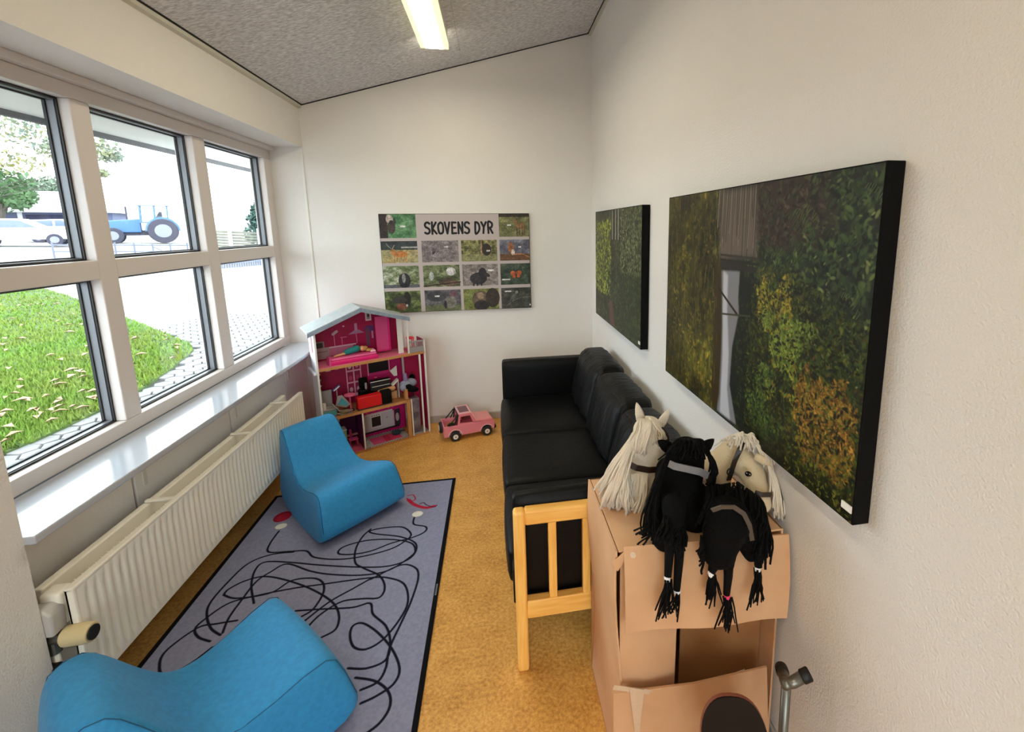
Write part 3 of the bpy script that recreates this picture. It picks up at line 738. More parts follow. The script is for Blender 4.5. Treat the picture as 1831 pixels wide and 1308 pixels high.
for k in range(60):
    y = YA+.10+(YB-YA-.16)*k/59; fin.box(-2.205, -2.122, y, y+.004, .33, .585)
fo = part('convector_fins', fin, M['radiator'], rd_); fo['kind'] = 'stuff'
for y in (-2.03, -1.42, -.98): part('clamp', MB().box(-2.225, -2.105, y, y+.018, .634, .644), M['radiator'], rd_, bevel=.003)
part('end_cover', MB().box(-2.195, -2.135, YA+.0, YA+.055, .52, .632), M['radiator'], rd_, bevel=.012, seg=3)
vb_ = part('valve_body', MB().cyl((-2.165,YA-.012,.45), (-2.165,YA-.012,.56), .016).cyl((-2.165,YA-.012,.50), (-2.12,YA-.012,.50), .019), M['steel'], rd_, smooth=False)
part('valve_housing', MB().prism([(-2.20,YA-.04,.52),(-2.135,YA-.04,.52),(-2.130,YA-.04,.59),(-2.155,YA-.04,.612),(-2.20,YA-.04,.605)], (0,1,0), .050), mat('valve_grey_plastic', rgb(186,182,178), .45), rd_, bevel=.008, seg=3)
kn = part('thermostat_knob', MB().tube([(-2.135,YA-.012,.500),(-2.125,YA-.012,.500),(-2.075,YA-.014,.502),(-2.052,YA-.015,.503)], [.021,.029,.030,.027], 24), mat('knob_cream', rgb(214,196,150), .4), rd_, smooth=False, bevel=.004)
part('knob_cap', MB().cyl((-2.053,YA-.015,.503), (-2.048,YA-.015,.503), .021, 24), M['rubber'], kn)
part('supply_pipe', MB().tube([(-2.165,YA-.012,.46),(-2.165,YA-.012,.26),(-2.19,YA-.012,.22),(-2.30,YA-.012,.21)], .010, 12), M['radiator'], rd_, smooth=True)
part('return_pipe', MB().tube([(-2.20,YA+.01,.32),(-2.20,YA-.01,.28),(-2.21,YA-.01,.25),(-2.30,YA-.01,.24)], .010, 12), M['radiator'], rd_, smooth=True)
part('pipe_collar', MB().cyl((-2.18,YA-.03,.405), (-2.15,YA-.03,.405), .02, 16), M['rubber'], rd_)
for y in (-2.2, -1.1): part('wall_bracket', MB().box(-2.285, -2.22, y-.02, y+.02, .30, .56), M['radiator'], rd_)
# seat the radiator back inside the niche
ro = rd_.location.copy()
def seat(o):
    for v in (o.data.vertices if o.type == 'MESH' else ()):
        p = v.co+ro
        v.co = Vector((p.x-.098, -2.415+(p.y+2.51)*(1.805/1.71), .195+(p.z-.298)*(.365/.344)))-ro
for ch_ in rd_.children_recursive: seat(ch_)

# ------------------------------------------------------------------ blue foam chairs
def foam_chair(fm, f, label, sc=1.0):
    f = Vector((f[0], f[1], 0)).normalized(); w = Vector((-f.y, f.x, 0)); fm = Vector((fm[0], fm[1], .006))
    prof = [(0,0),(-.018,.10),(-.045,.205),(-.066,.262),(-.10,.284),(-.17,.274),(-.25,.250),(-.33,.236),(-.39,.245),(-.435,.285),(-.475,.345),(-.515,.415),(-.548,.468),(-.575,.494),(-.615,.500),(-.652,.482),(-.672,.43),(-.692,.28),(-.712,.13),(-.725,0)]
    def hw(u, z):
        h = .243+(.146-.243)*min(1, max(0, -u/.66)); return h+.018*(1-min(1, z/.25))
    def inset(p, k):
        cu = sum(q[0] for q in prof)/len(prof); return p
    m = MB(); n = len(prof); secs = [(-1.0,0.0)]
    # sections across the width: sides pulled in a little and rounded
    T = [(-1,.030),(-.985,.012),(-.945,.002),(-.80,0),(-.4,-.004),(0,-.006),(.4,-.004),(.80,0),(.945,.002),(.985,.012),(1,.030)]
    # inward offset of profile by d
    P = [Vector((u, z)) for u, z in prof]
    nor = []
    for i in range(n):
        t = P[(i+1) % n]-P[i-1]; nn = Vector((t.y, -t.x)).normalized(); nor.append(nn)
    area = sum(P[i].x*P[(i+1) % n].y-P[(i+1) % n].x*P[i].y for i in range(n))
    sgn = 1 if area > 0 else -1
    for s_, d in T:
        for i in range(n):
            q = P[i]-nor[i]*sgn*d
            if P[i].y == 0: q.y = 0; q.x = P[i].x-(d if i == 0 else -d)
            wd = hw(P[i].x, P[i].y)*s_
            m.v.append(tuple(fm+(f*q.x+w*wd+Vector((0,0,q.y)))*sc))
    k = len(T)
    for a in range(k-1):
        for i in range(n): m.f.append((a*n+i, a*n+(i+1) % n, (a+1)*n+(i+1) % n, (a+1)*n+i))
    m.f.append(tuple(range(n-1,-1,-1))); m.f.append(tuple((k-1)*n+i for i in range(n)))
    root = thing('foam_chair', label, 'chair', fm, 'blue foam chairs on the rug')
    o = part('body', m, M['foam'], root)
    bm = bmesh.new(); bm.from_mesh(o.data); bmesh.ops.triangulate(bm, faces=[fc for fc in bm.faces if len(fc.verts) > 4]); bm.to_mesh(o.data); bm.free()
    o.data.polygons.foreach_set('use_smooth', [True]*len(o.data.polygons))
    sd_ = o.modifiers.new('sub', 'SUBSURF'); sd_.levels = 1; sd_.render_levels = 2
    # seam piping along the side edges
    for s_ in (-1, 1):
        pts = []
        for i in range(1, n-1):
            q = P[i]-nor[i]*sgn*.008; wd = (hw(P[i].x, P[i].y)-.006)*s_
            pts.append(fm+(f*q.x+w*wd+Vector((0,0,q.y)))*sc)
        part('seam', MB().tube(pts, .0016, 6), M['foamseam'], root, smooth=True)
    return root
M['foamseam'] = mat('blue_seam', rgb(24,84,124), 0.7)
foam_chair((-1.588,-1.430), (.72,-.69), 'blue foam chair facing right in front of the pink dollhouse')
foam_chair((-1.515,-2.315), (.72,.69), 'blue foam chair nearest the camera, cut by the lower left of the photo')
# ------------------------------------------------------------------ pictures
def nz(c, nx, ny, o=3): return c.noise(nx, ny, o)
def leaf_dabs(c, n, x0, x1, y0, y1, cols, s0, s1, seed, mask=None):
    rg = np.random.default_rng(seed)
    for _ in range(n):
        x = rg.uniform(x0, x1); y = rg.uniform(y0, y1)
        if mask is not None and not mask(x/c.w, y/c.h, rg): continue
        s = rg.uniform(s0, s1); a = rg.uniform(0, PI); col = np.array(cols[rg.integers(len(cols))], float)*rg.uniform(.7, 1.25)
        xa, xb, ya, yb = int(max(0, x-s*1.5)), int(min(c.w, x+s*1.5+1)), int(max(0, y-s*1.5)), int(min(c.h, y+s*1.5+1))
        if xa >= xb or ya >= yb: continue
        X = c.xx[ya:yb, xa:xb]-x; Y = c.yy[ya:yb, xa:xb]-y
        u = (X*math.cos(a)+Y*math.sin(a))/s; v = (-X*math.sin(a)+Y*math.cos(a))/(s*.45)
        m = np.clip(1.3-(u*u+v*v), 0, .9)[..., None]
        c.a[ya:yb, xa:xb] = c.a[ya:yb, xa:xb]*(1-m)+np.clip(col, 0, 255)/255.*m
def forest_large():
    c = Can(900, 614, (34,38,26)); w, h = c.w, c.h
    n1 = nz(c, 16, 11, 5); n2 = nz(c, 50, 8, 4)
    c.a *= (0.45+1.1*n1)[..., None]
    U = c.xx/w; V = c.yy/h
    # mossy cliff on the left
    left = np.clip((0.43-U)*14, 0, 1)
    moss = np.stack([62+70*n2, 62+58*n2, 24+18*n2], -1)/255.*(0.35+0.95*nz(c, 60, 14, 4))[..., None]
    c.blend(left, moss)
    leaf_dabs(c, 2600, 0, .43*w, 0, h, [(96,92,30),(120,104,34),(74,82,28),(52,60,24),(140,116,40),(60,48,28)], 4, 12, 1, lambda u, v, r: r.random() < .35+.5*abs(math.sin(u*19+v*5)))
    c.a *= np.where(U < .43, 0.45+0.9*np.clip(nz(c, 7, 4, 3)*1.6-.3, 0, 1)*np.clip(.5+U*1.6, 0, 1.2), 1)[..., None]
    # dark conifers top right
    leaf_dabs(c, 4200, .55*w, w, 0, .72*h, [(44,58,34),(56,72,40),(34,44,30),(70,84,46),(40,44,36),(28,30,26)], 5, 13, 2)
    leaf_dabs(c, 500, .60*w, w, 0, .6*h, [(92,106,52),(84,96,56),(104,112,66)], 4, 9, 12, lambda u, v, r: r.random() < .5)
    c.ell(.70*w, .05*h, .17*w, .16*h, (56,44,38), 0, 60, (n1-.5)*1.6)
    leaf_dabs(c, 420, .58*w, .86*w, 0, .22*h, [(74,60,50),(48,40,34),(50,58,36),(40,34,28),(62,66,44)], 4, 11, 14)
    for k in range(26):
        x = R_.uniform(.6, 1)*w; y = R_.uniform(.02, .5)*h
        for q in range(9): c.stroke([(x+q*5, y+q*q*.5), (x+q*5-R_.uniform(4,12), y+q*q*.5+R_.uniform(6,16))], 1.6, [(84,100,54),(62,80,44),(48,60,36)][k % 3])
    # bare grey trunks above the bridge
    c.poly([(.40*w,0),(.60*w,0),(.62*w,.27*h),(.42*w,.30*h)], (104,92,84), 8)
    for k in range(34):
        x = (.405+.2*k/33)*w; c.stroke([(x, -2), (x+R_.uniform(-8,8), R_.uniform(.1,.3)*h)], R_.uniform(1.5, 5), [(130,118,108),(70,60,54),(92,84,66),(60,64,44)][k % 4])
    # gorge shadow and fall
    c.poly([(.54*w,.33*h),(.66*w,.40*h),(.70*w,.7*h),(.66*w,h),(.44*w,h),(.53*w,.6*h)], (26,30,24), 10)
    leaf_dabs(c, 700, .54*w, .70*w, .45*h, h, [(36,46,28),(50,62,34),(26,32,24)], 4, 10, 4)
    c.poly([(.430*w,.345*h),(.540*w,.335*h),(.538*w,.44*h),(.545*w,.51*h),(.517*w,.66*h),(.512*w,.83*h),(.56*w,.985*h),(.44*w,.99*h),(.45*w,.74*h),(.446*w,.535*h)], (128,128,134), 2)
    c.poly([(.446*w,.345*h),(.475*w,.36*h),(.478*w,.50*h),(.50*w,.70*h),(.50*w,.86*h),(.525*w,.985*h),(.46*w,.985*h),(.462*w,.72*h),(.45*w,.52*h)], (186,188,198), 3)
    c.poly([(.395*w,.30*h),(.43*w,.30*h),(.452*w,.60*h),(.452*w,.9*h),(.435*w,1.0*h),(.40*w,.97*h)], (58,46,24), 5)
    c.rect(.425*w, .275*h, .63*w, .285*h, (58,52,46)); c.rect(.425*w, .295*h, .63*w, .305*h, (40,36,34)); c.rect(.425*w, .312*h, .62*w, .335*h, (46,40,38))
    c.stroke([(.425*w,.43*h),(.535*w,.515*h)], 7, (44,36,30)); c.stroke([(.445*w,.536*h),(.675*w,.49*h)], 5, (66,66,52))
    # sunlit shrub: dabs gated by noise so that the edges break up
    nf = c.noise(9, 7, 4); nf2 = c.noise(22, 16, 3)
    def gate(f, lo): return lambda u, v, r: f(u, v) and nf[min(h-1, int(v*h)), min(w-1, int(u*w))]+.35*nf2[min(h-1, int(v*h)), min(w-1, int(u*w))] > lo+.12*r.random()
    top = lambda u: .31+.55*max(0, u-.70)+1.6*max(0, .665-u)
    leaf_dabs(c, 5200, .60*w, w, .30*h, h, [(62,76,30),(84,88,32),(48,60,28),(36,48,24),(76,66,30),(32,38,24)], 3, 9, 5, lambda u, v, r: v > top(u)-.05*r.random())
    leaf_dabs(c, 2600, .63*w, .84*w, .32*h, .80*h, [(146,138,44),(124,118,40),(106,112,40),(160,142,54),(124,100,40)], 2.5, 7, 6, gate(lambda u, v: abs(u-.69-.16*(v-.35)) < .07, .62))
    leaf_dabs(c, 2600, .66*w, .99*w, .46*h, .74*h, [(108,128,52),(88,112,44),(126,138,64),(72,96,40)], 2.5, 7, 7, gate(lambda u, v: v > top(u)+.02, .66))
    leaf_dabs(c, 1800, .60*w, .80*w, .66*h, .95*h, [(72,92,40),(94,112,50),(54,74,36)], 2.5, 7, 10, gate(lambda u, v: True, .66))
    leaf_dabs(c, 2200, .80*w, .99*w, .55*h, .95*h, [(150,108,42),(122,88,36),(168,124,54),(96,68,32),(110,100,40)], 2.5, 7, 8, gate(lambda u, v: ((u-.905)/.10)**2+((v-.75)/.21)**2 < 1, .56))
    leaf_dabs(c, 500, .60*w, w, .34*h, .9*h, [(24,28,20),(30,26,20)], 3, 8, 13)
    c.a *= np.where((V > .86) & (U > .60), 0.45+0.55*np.clip((1-V)/.14, 0, 1), 1)[..., None]
    leaf_dabs(c, 240, .78*w, w, .82*h, h, [(86,92,34),(110,104,40)], 2.5, 6, 9)
    for k in range(260):
        x = R_.uniform(0, .42)*w; y = R_.uniform(0, .9)*h; c.stroke([(x, y), (x+R_.uniform(-5,5), y+R_.uniform(20,70))], R_.uniform(1, 2.5), [(120,106,46),(36,36,20),(90,88,36),(52,42,26)][k % 4])
    return c.a*.95
def forest_small():
    c = Can(640, 440, (40,46,28)); w, h = c.w, c.h
    n1 = nz(c, 14, 10, 5); c.a *= (0.4+1.2*n1)[..., None]
    leaf_dabs(c, 3600, 0, w, 0, h, [(62,72,34),(46,56,30),(80,86,40),(36,42,28),(56,50,36)], 4, 12, 21)
    for k in range(16):
        x = R_.uniform(.02, .75)*w; c.stroke([(x, -2), (x+R_.uniform(-6,6), R_.uniform(.3,.75)*h)], R_.uniform(2, 6), [(60,54,44),(96,92,84),(44,40,34)][k % 3])
    for x in (.45, .52, .58): c.stroke([(x*w, 0), (x*w, .24*h)], 7, (176,176,166))
    leaf_dabs(c, 1500, 0, .42*w, .08*h, .75*h, [(150,160,40),(126,140,40),(170,176,60),(100,116,36)], 4, 11, 22, lambda u, v, r: r.random() < .55)
    leaf_dabs(c, 600, .62*w, w, 0, .5*h, [(110,116,84),(84,92,66),(128,128,92)], 4, 9, 23)
    leaf_dabs(c, 700, .35*w, w, .45*h, h, [(44,60,36),(60,78,44),(30,38,30)], 4, 11, 24)
    c.poly([(.37*w,.78*h),(.46*w,.78*h),(.52*w,1.0*h),(.40*w,1.0*h)], (92,62,54), 6)
    return c.a*.95
M['canvas'] = mat('black_canvas_edge', rgb(10,10,11), 0.8, spec=0.15)
M['whitetag'] = mat('white_tag', rgb(232,230,224), 0.5)
def canvas(name, label, y0, y1, z0, z1, d, arr, tag=True):
    t = thing(name, label, 'picture', (0, (y0+y1)/2, z0), 'canvas prints of the forest on the right wall')
    part('stretched_canvas', MB().box(-d, -.002, y1, y0, z0, z1), M['canvas'], t, bevel=.002)
    e = .0035
    uv_quad('print', [(-d-.0008, y0-e, z1-e), (-d-.0008, y1+e, z1-e), (-d-.0008, y1+e, z0+e), (-d-.0008, y0-e, z0+e)], image_mat(name+'_print', arr, .45, .2), t)
    part('corner_tag', MB().box(-d-.004, -d-.001, y1+.004, y1+.035, z0+.028, z0+.045), M['whitetag'], t)
canvas('forest_picture', 'large canvas picture of a forest gorge with a narrow white waterfall', -1.925, -3.125, .983, 1.802, .046, forest_large())
canvas('forest_picture', 'forest canvas picture nearest the back corner, above the far end of the sofa', -.36, -1.535, .983, 1.79, .046, forest_small())

# poster ------------------------------------------------------------------
def animal_poster():
    c = Can(1100, 728, (178,166,164)); W, H = c.w, c.h
    cx = [(0, .235), (.262, .508), (.527, .772), (.790, 1.0)]; ry = [(.0, .238), (.268, .488), (.520, .745), (.780, 1.0)]
    rg = np.random.default_rng(3)
    def cell(i, j, bg, bg2, tex=6):
        x0, x1 = int(cx[i][0]*W), int(cx[i][1]*W); y0, y1 = int(ry[j][0]*H), int(ry[j][1]*H)
        n = c.noise(tex, tex, 4, w=x1-x0, h=y1-y0)[..., None]; n = np.clip((n-.3)*2.5, 0, 1)
        c.a[y0:y1, x0:x1] = (np.array(bg)*(1-n)+np.array(bg2)*n)/255.
        return x0, y0, x1-x0, y1-y0
    def E(b, x, y, rx, ry_, col, rot=0): c.ell(b[0]+x*b[2], b[1]+y*b[3], rx*b[2], ry_*b[2], col, rot, 2)
    def Sx(b, pts, wd, col): c.stroke([(b[0]+x*b[2], b[1]+y*b[3]) for x, y in pts], wd, col)
    def cap(b, x, y, w=.12): c.rect(b[0]+x*b[2], b[1]+y*b[3], b[0]+(x+w)*b[2], b[1]+(y+.07)*b[3], (226,224,222))
    b = cell(0,0,(64,122,72),(108,158,106),4); c.rect(b[0], b[1], b[0]+.22*b[2], b[1]+b[3], (62,50,50)); E(b,.28,.2,.1,.12,(196,176,166)); E(b,.32,.55,.11,.17,(74,62,58)); E(b,.33,.33,.06,.06,(60,52,50)); E(b,.42,.3,.03,.09,(70,60,58)); cap(b,.56,.48,.15)
    b = cell(3,0,(104,108,62),(142,138,84),6); c.rect(b[0], b[1], W, b[1]+.14*b[3], (58,48,40)); E(b,.7,.52,.16,.11,(150,106,62)); E(b,.54,.33,.06,.08,(156,110,64)); Sx(b,[(.5,.25),(.45,.1)],3,(120,92,60)); Sx(b,[(.56,.25),(.58,.08)],3,(120,92,60))
    for x in (.6,.68,.78,.84): Sx(b,[(x,.6),(x,.92)],7,(110,72,46))
    cap(b,.28,.46,.12)
    b = cell(0,1,(168,160,108),(186,158,96),6); c.rect(b[0], b[1], b[0]+b[2], b[1]+.40*b[3], (58,66,66)); c.rect(b[0]+.55*b[2], b[1]+.26*b[3], b[0]+b[2], b[1]+.33*b[3], (170,170,164)); E(b,.52,.6,.19,.09,(206,120,50)); E(b,.32,.5,.06,.09,(206,128,60)); Sx(b,[(.28,.36),(.18,.2),(.14,.1)],4,(176,166,140)); Sx(b,[(.3,.36),(.36,.18)],4,(176,166,140))
    for x in (.36,.44,.62,.68): Sx(b,[(x,.68),(x-.03,.95)],5,(190,110,52))
    b = cell(1,1,(118,104,108),(152,140,140),10); E(b,.33,.5,.04,.09,(66,56,58),.5); E(b,.32,.42,.06,.05,(96,84,84)); cap(b,.60,.26)
    b = cell(2,1,(72,74,38),(168,160,90),9); c.a[b[1]+int(.68*b[3]):b[1]+b[3], b[0]:b[0]+b[2]] *= .4; c.blend(((c.xx > b[0]) & (c.xx < b[0]+b[2]) & (c.yy > b[1]+.66*b[3]) & (c.yy < b[1]+b[3])).astype(np.float32)*.8, (168,166,104)); Sx(b,[(.56,0),(.55,.7)],9,(188,134,96)); E(b,.70,.45,.13,.17,(56,44,36)); cap(b,.70,.48,.1)
    b = cell(3,1,(86,86,104),(128,128,146),3); c.blend(((c.xx > b[0]) & (c.yy > b[1]+.68*b[3]) & (c.yy < b[1]+b[3])).astype(np.float32), (118,76,44)); E(b,.38,.42,.1,.17,(176,104,56)); E(b,.36,.25,.08,.09,(166,98,56)); E(b,.44,.6,.06,.1,(214,196,176)); Sx(b,[(.5,.7),(.75,.68),(.98,.85)],9,(196,120,66)); cap(b,.62,.32,.1)
    b = cell(0,2,(86,106,52),(196,196,172),5); c.blend(((c.xx < b[0]+b[2]) & (c.yy > b[1]+.85*b[3]) & (c.yy < b[1]+b[3])).astype(np.float32), (92,92,102)); E(b,.58,.66,.17,.21,(50,48,52)); E(b,.56,.55,.05,.14,(150,148,146)); E(b,.57,.9,.13,.05,(40,38,40))
    b = cell(1,2,(66,80,44),(150,158,110),5); E(b,.22,.5,.06,.12,(190,196,190)); E(b,.76,.3,.13,.12,(212,206,206)); E(b,.6,.72,.2,.07,(86,66,50),-.3); E(b,.75,.85,.24,.07,(112,88,70),-.1); Sx(b,[(0,.95),(1,.8)],9,(70,40,36))
    b = cell(2,2,(120,108,104),(158,146,140),8); E(b,.44,.66,.24,.17,(56,50,54)); E(b,.56,.42,.11,.16,(48,42,46)); E(b,.68,.5,.1,.05,(58,50,52),.5)
    for x in (.3,.4,.52): Sx(b,[(x,.75),(x,.98)],12,(48,42,46))
    cap(b,.72,.26,.16)
    b = cell(3,2,(44,62,50),(84,98,76),6); E(b,.42,.46,.09,.08,(222,96,40),.5); E(b,.62,.44,.09,.08,(222,96,40),-.5); E(b,.45,.62,.06,.05,(214,88,38)); E(b,.6,.6,.06,.05,(214,88,38)); Sx(b,[(.52,.3),(.52,.7)],4,(34,28,26)); Sx(b,[(.46,.35),(.5,.6)],2,(40,28,24)); Sx(b,[(.58,.35),(.55,.6)],2,(40,28,24)); cap(b,.04,.72,.28)
    b = cell(0,3,(60,72,40),(124,140,72),6); E(b,.62,.35,.1,.2,(44,40,40)); E(b,.4,.4,.2,.1,(70,62,60)); E(b,.45,.72,.15,.1,(140,78,60)); E(b,.6,.68,.03,.04,(206,190,190))
    b = cell(1,3,(74,70,76),(112,108,112),5); c.blend(((c.xx > b[0]) & (c.xx < b[0]+b[2]) & (c.yy > b[1]+.72*b[3])).astype(np.float32), (104,112,72)); E(b,.32,.3,.26,.14,(66,64,70)); E(b,.7,.6,.17,.17,(128,122,112)); E(b,.8,.2,.1,.08,(120,76,88)); E(b,.56,.7,.04,.12,(50,48,50)); cap(b,.28,.26,.13)
    b = cell(2,3,(112,124,48),(150,156,80),4); E(b,.48,.5,.24,.24,(110,90,70)); E(b,.47,.34,.1,.1,(156,126,98)); E(b,.82,.45,.2,.28,(66,54,46)); E(b,.5,.8,.22,.14,(56,50,52))
    b = cell(3,3,(58,60,54),(88,88,78),6); Sx(b,[(.15,.9),(.4,.62),(.62,.5),(.98,.45)],8,(104,100,88)); E(b,.4,.45,.16,.06,(96,92,84),-.8); E(b,.52,.22,.05,.05,(150,146,130)); cap(b,.12,.14,.22)
    g = c.noise(150, 100, 3)[..., None]; g2 = c.noise(40, 28, 3)[..., None]
    pm = np.ones((c.h, c.w, 1), np.float32)*0
    for i in range(4):
        for j in range(4):
            if j == 0 and i in (1, 2): continue
            pm[int(ry[j][0]*H):int(ry[j][1]*H), int(cx[i][0]*W):int(cx[i][1]*W)] = 1
    ph = np.clip(c.a*(0.42+.55*g+.42*g2), 0, 1)
    gr = ph.mean(2, keepdims=True); ph = gr*.22+ph*.78
    c.a = c.a*(1-pm)+ph*pm
    # lettering
    G = {'S':[[(.86,.12),(.62,.02),(.28,.06),(.14,.24),(.28,.42),(.62,.52),(.84,.68),(.76,.90),(.44,.98),(.12,.90)]],
         'K':[[(.2,0),(.2,1)],[(.82,.02),(.24,.55),(.86,.98)]],
         'O':[[(.5,.02),(.16,.2),(.1,.55),(.24,.92),(.52,.98),(.82,.86),(.9,.5),(.8,.14),(.5,.02)]],
         'V':[[(.12,.02),(.48,.98),(.86,.02)]],
         'E':[[(.82,.04),(.22,.02),(.2,.98),(.84,.96)],[(.22,.49),(.72,.48)]],
         'N':[[(.16,.98),(.18,.02),(.80,.97),(.84,.02)]],
         'D':[[(.2,.02),(.18,.98),(.56,.92),(.84,.62),(.78,.24),(.5,.04),(.2,.02)]],
         'Y':[[(.12,.02),(.5,.46)],[(.88,.02),(.5,.46),(.42,.98)]],
         'R':[[(.2,.98),(.18,.03),(.62,.03),(.84,.2),(.7,.46),(.24,.53)],[(.44,.53),(.86,.98)]]}
    x = .287*W; top = .082*H; lh = .116*H; lw = .0415*W
    for ch in 'SKOVENS DYR':
        if ch == ' ': x += lw*.62; continue
        for stx in G[ch]:
            P = spline(stx, 6) if ch in 'SO' or (ch in 'DR' and len(stx) > 5) else stx
            c.stroke([(x+px*lw, top+py*lh) for px, py in P], 15, (18,16,18))
        x += lw*1.06
    return c.a
pt = thing('animal_poster', 'poster board of forest animal photos headed SKOVENS DYR on the back wall', 'poster', (-1.14, 0, .99))
part('backing_board', MB().box(-1.738, -.545, -.028, -.001, .990, 1.792), M['canvas'], pt, bevel=.002)
part('white_edge', MB().box(-1.740, -.543, -.012, -.002, .988, 1.795), M['white'], pt)
uv_quad('print', [(-1.735,-.0288,1.789),(-.548,-.0288,1.789),(-.548,-.0288,.993),(-1.735,-.0288,.993)], image_mat('poster_print', animal_poster(), .4, .2), pt)
part('corner_tag', MB().box(-.560, -.551, -.031, -.029, 1.012, 1.024), M['whitetag'], pt)

# ------------------------------------------------------------------ cardboard box
bx = thing('cardboard_box', 'tall cardboard box with a hanging top flap standing between sofa and wall', 'box', (-.29, -2.67, 0))
BX0, BX1, BY0, BY1, BH, TH = -.532, -.025, -2.852, -2.472, .782, .006
def wob(p): return Vector((p.x+(.012*math.sin(p.z*7)*(1 if p.x < -.5 else 0)), p.y, p.z))
lwm = MB(); nn = 10
for i in range(nn):
    lwm.box(BX0, BX0+TH, BY0, BY1, BH*i/nn, BH*(i+1)/nn)
part('side_panel', lwm.xf(wob), M['card'], bx)
part('side_panel', MB().box(BX1-TH, BX1, BY0, BY1, 0, BH), M['card'], bx)
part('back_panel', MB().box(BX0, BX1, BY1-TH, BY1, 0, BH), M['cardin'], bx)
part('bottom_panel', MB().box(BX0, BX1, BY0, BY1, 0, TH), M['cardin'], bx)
part('top_panel', MB().box(BX0, BX1, BY0, BY1, BH-TH, BH), M['card'], bx, bevel=.002)
part('front_panel', MB().prism([(BX0-.012,BY0,0),(BX1+.0,BY0,0),(BX1-.03,BY0-.004,.318),(-.30,BY0-.012,.318),(BX0-.016,BY0-.006,.330)], (0,-1,0), TH), M['card'], bx)
part('inner_flap', MB().prism([(BX0+.008,BY0+.008,.0),(-.345,BY0+.030,.0),(-.335,BY0+.034,.775),(BX0+.008,BY0+.008,.775)], (0,1,0), TH), M['card'], bx)
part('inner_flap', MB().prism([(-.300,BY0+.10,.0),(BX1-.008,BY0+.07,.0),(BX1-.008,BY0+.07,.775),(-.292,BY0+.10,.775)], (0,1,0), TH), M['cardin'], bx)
fp0, fp1 = at(1115,977,'y',BY0-.006), at(1411,955,'y',BY0-.006); fp2, fp3 = at(1408,1106,'y',BY0-.050), at(1118,1133,'y',BY0-.050)
fl_ = MB(); NS = 12; tp = []; 
for i in range(NS+1):
    t_ = i/NS; a = fp0.lerp(fp1, t_); b = fp3.lerp(fp2, t_)
    for j in range(7):
        s_ = j/6; p = a.lerp(b, s_); p.y += -.010*math.sin(PI*s_)+.006*math.sin(t_*9)*s_; tp.append(p)
vs = tp+[p+Vector((0,.005,0)) for p in tp]; K = len(tp); fs = []
for i in range(NS):
    for j in range(6):
        a = i*7+j; fs += [(a, a+1, a+8, a+7), (K+a, K+a+7, K+a+8, K+a+1)]
edge = [i*7 for i in range(NS+1)]+[NS*7+j for j in range(1,7)]+[i*7+6 for i in range(NS-1,-1,-1)]+[j for j in range(5,0,-1)]
for q in range(len(edge)): a, b = edge[q], edge[(q+1) % len(edge)]; fs.append((a, b, K+b, K+a))
part('top_flap', MB().add(vs, fs), M['card'], bx, smooth=True).data.polygons.foreach_set('use_smooth', [False]*len(fs))
part('torn_corner', MB().prism([at(1094,1005,'y',BY0-.004), at(1117,985,'y',BY0-.004), at(1117,1000,'y',BY0-.004), at(1104,1020,'y',BY0-.004)], (0,-1,0), .003), M['card'], bx)
part('packing_tape', MB().prism([at(1125,1228,'y',BY0-.020), at(1152,1232,'y',BY0-.020), at(1143,1308,'y',BY0-.020), at(1135,1308,'y',BY0-.020)], (0,-1,0), .0015), M['tape'], bx)
part('packing_tape', MB().prism([at(1098,1224,'y',BY0-.016), at(1165,1232,'y',BY0-.016), at(1160,1240,'y',BY0-.016), at(1095,1232,'y',BY0-.016)], (0,-1,0), .0015), M['tape'], bx)
part('paper_scrap', MB().prism([at(1316,1202,'y',BY0+.03), at(1332,1196,'y',BY0+.03), at(1330,1206,'y',BY0+.03), at(1317,1213,'y',BY0+.03)], (0,1,0), .002), M['whiteplush'], bx)
sticker = part('sticker', MB().cyl(at(1132,992,'y',BY0-.016), at(1132,992,'y',BY0-.012), .008, 14), M['tape'], bx)

# ------------------------------------------------------------------ hobby horses
def A(px, py, y): return at(px, py, 'y', y)
def strands(n, starts, ends, bulge, r, seed, seg=7, curl=.006, side=4):
    """yarn strands between two px/depth polylines"""
    rn = random.Random(seed); m = MB()
    def pick(L, t):
        t = t*(len(L)-1); i = min(int(t), len(L)-2); return L[i].lerp(L[i+1], t-i)
    for k in range(n):
        t = rn.random(); a = pick(starts, t); b = pick(ends, min(1, max(0, t+rn.gauss(0, .13))))
        b = b+Vector((rn.gauss(0, .008), rn.gauss(0, .008), rn.gauss(0, .012)))
        ph = rn.uniform(0, 6); bu = bulge*rn.uniform(.5, 1.3); pts = []
        for s_ in range(seg+1):
            u = s_/seg; p = a.lerp(b, u)+bu*(math.sin(PI*u)); p = p+Vector((curl*math.sin(9*u+ph), curl*math.cos(7*u+ph), curl*.5*math.sin(6*u+ph)))*u
            pts.append(p)
        m.tube(pts, r*rn.uniform(.8, 1.2), side)
    return m
def band(pts, wd, th, up):
    """flat strap along pts with width along up"""
    m = MB(); vs = []; n = len(pts); pts = [Vector(p) for p in pts]
    for i, p in enumerate(pts):
        t = (pts[min(i+1,n-1)]-pts[max(i-1,0)]).normalized(); u = Vector(up[i] if isinstance(up, list) else up); u = (u-t*u.dot(t)).normalized(); q = t.cross(u)
        for a, b in ((-1,-1),(1,-1),(1,1),(-1,1)): vs.append(p+u*(wd/2*a)+q*(th/2*b))
    fs = [(i*4+k, i*4+(k+1) % 4, i*4+4+(k+1) % 4, i*4+4+k) for i in range(n-1) for k in range(4)]+[(3,2,1,0), (n*4-4, n*4-3, n*4-2, n*4-1)]
    return m.add(vs, fs)
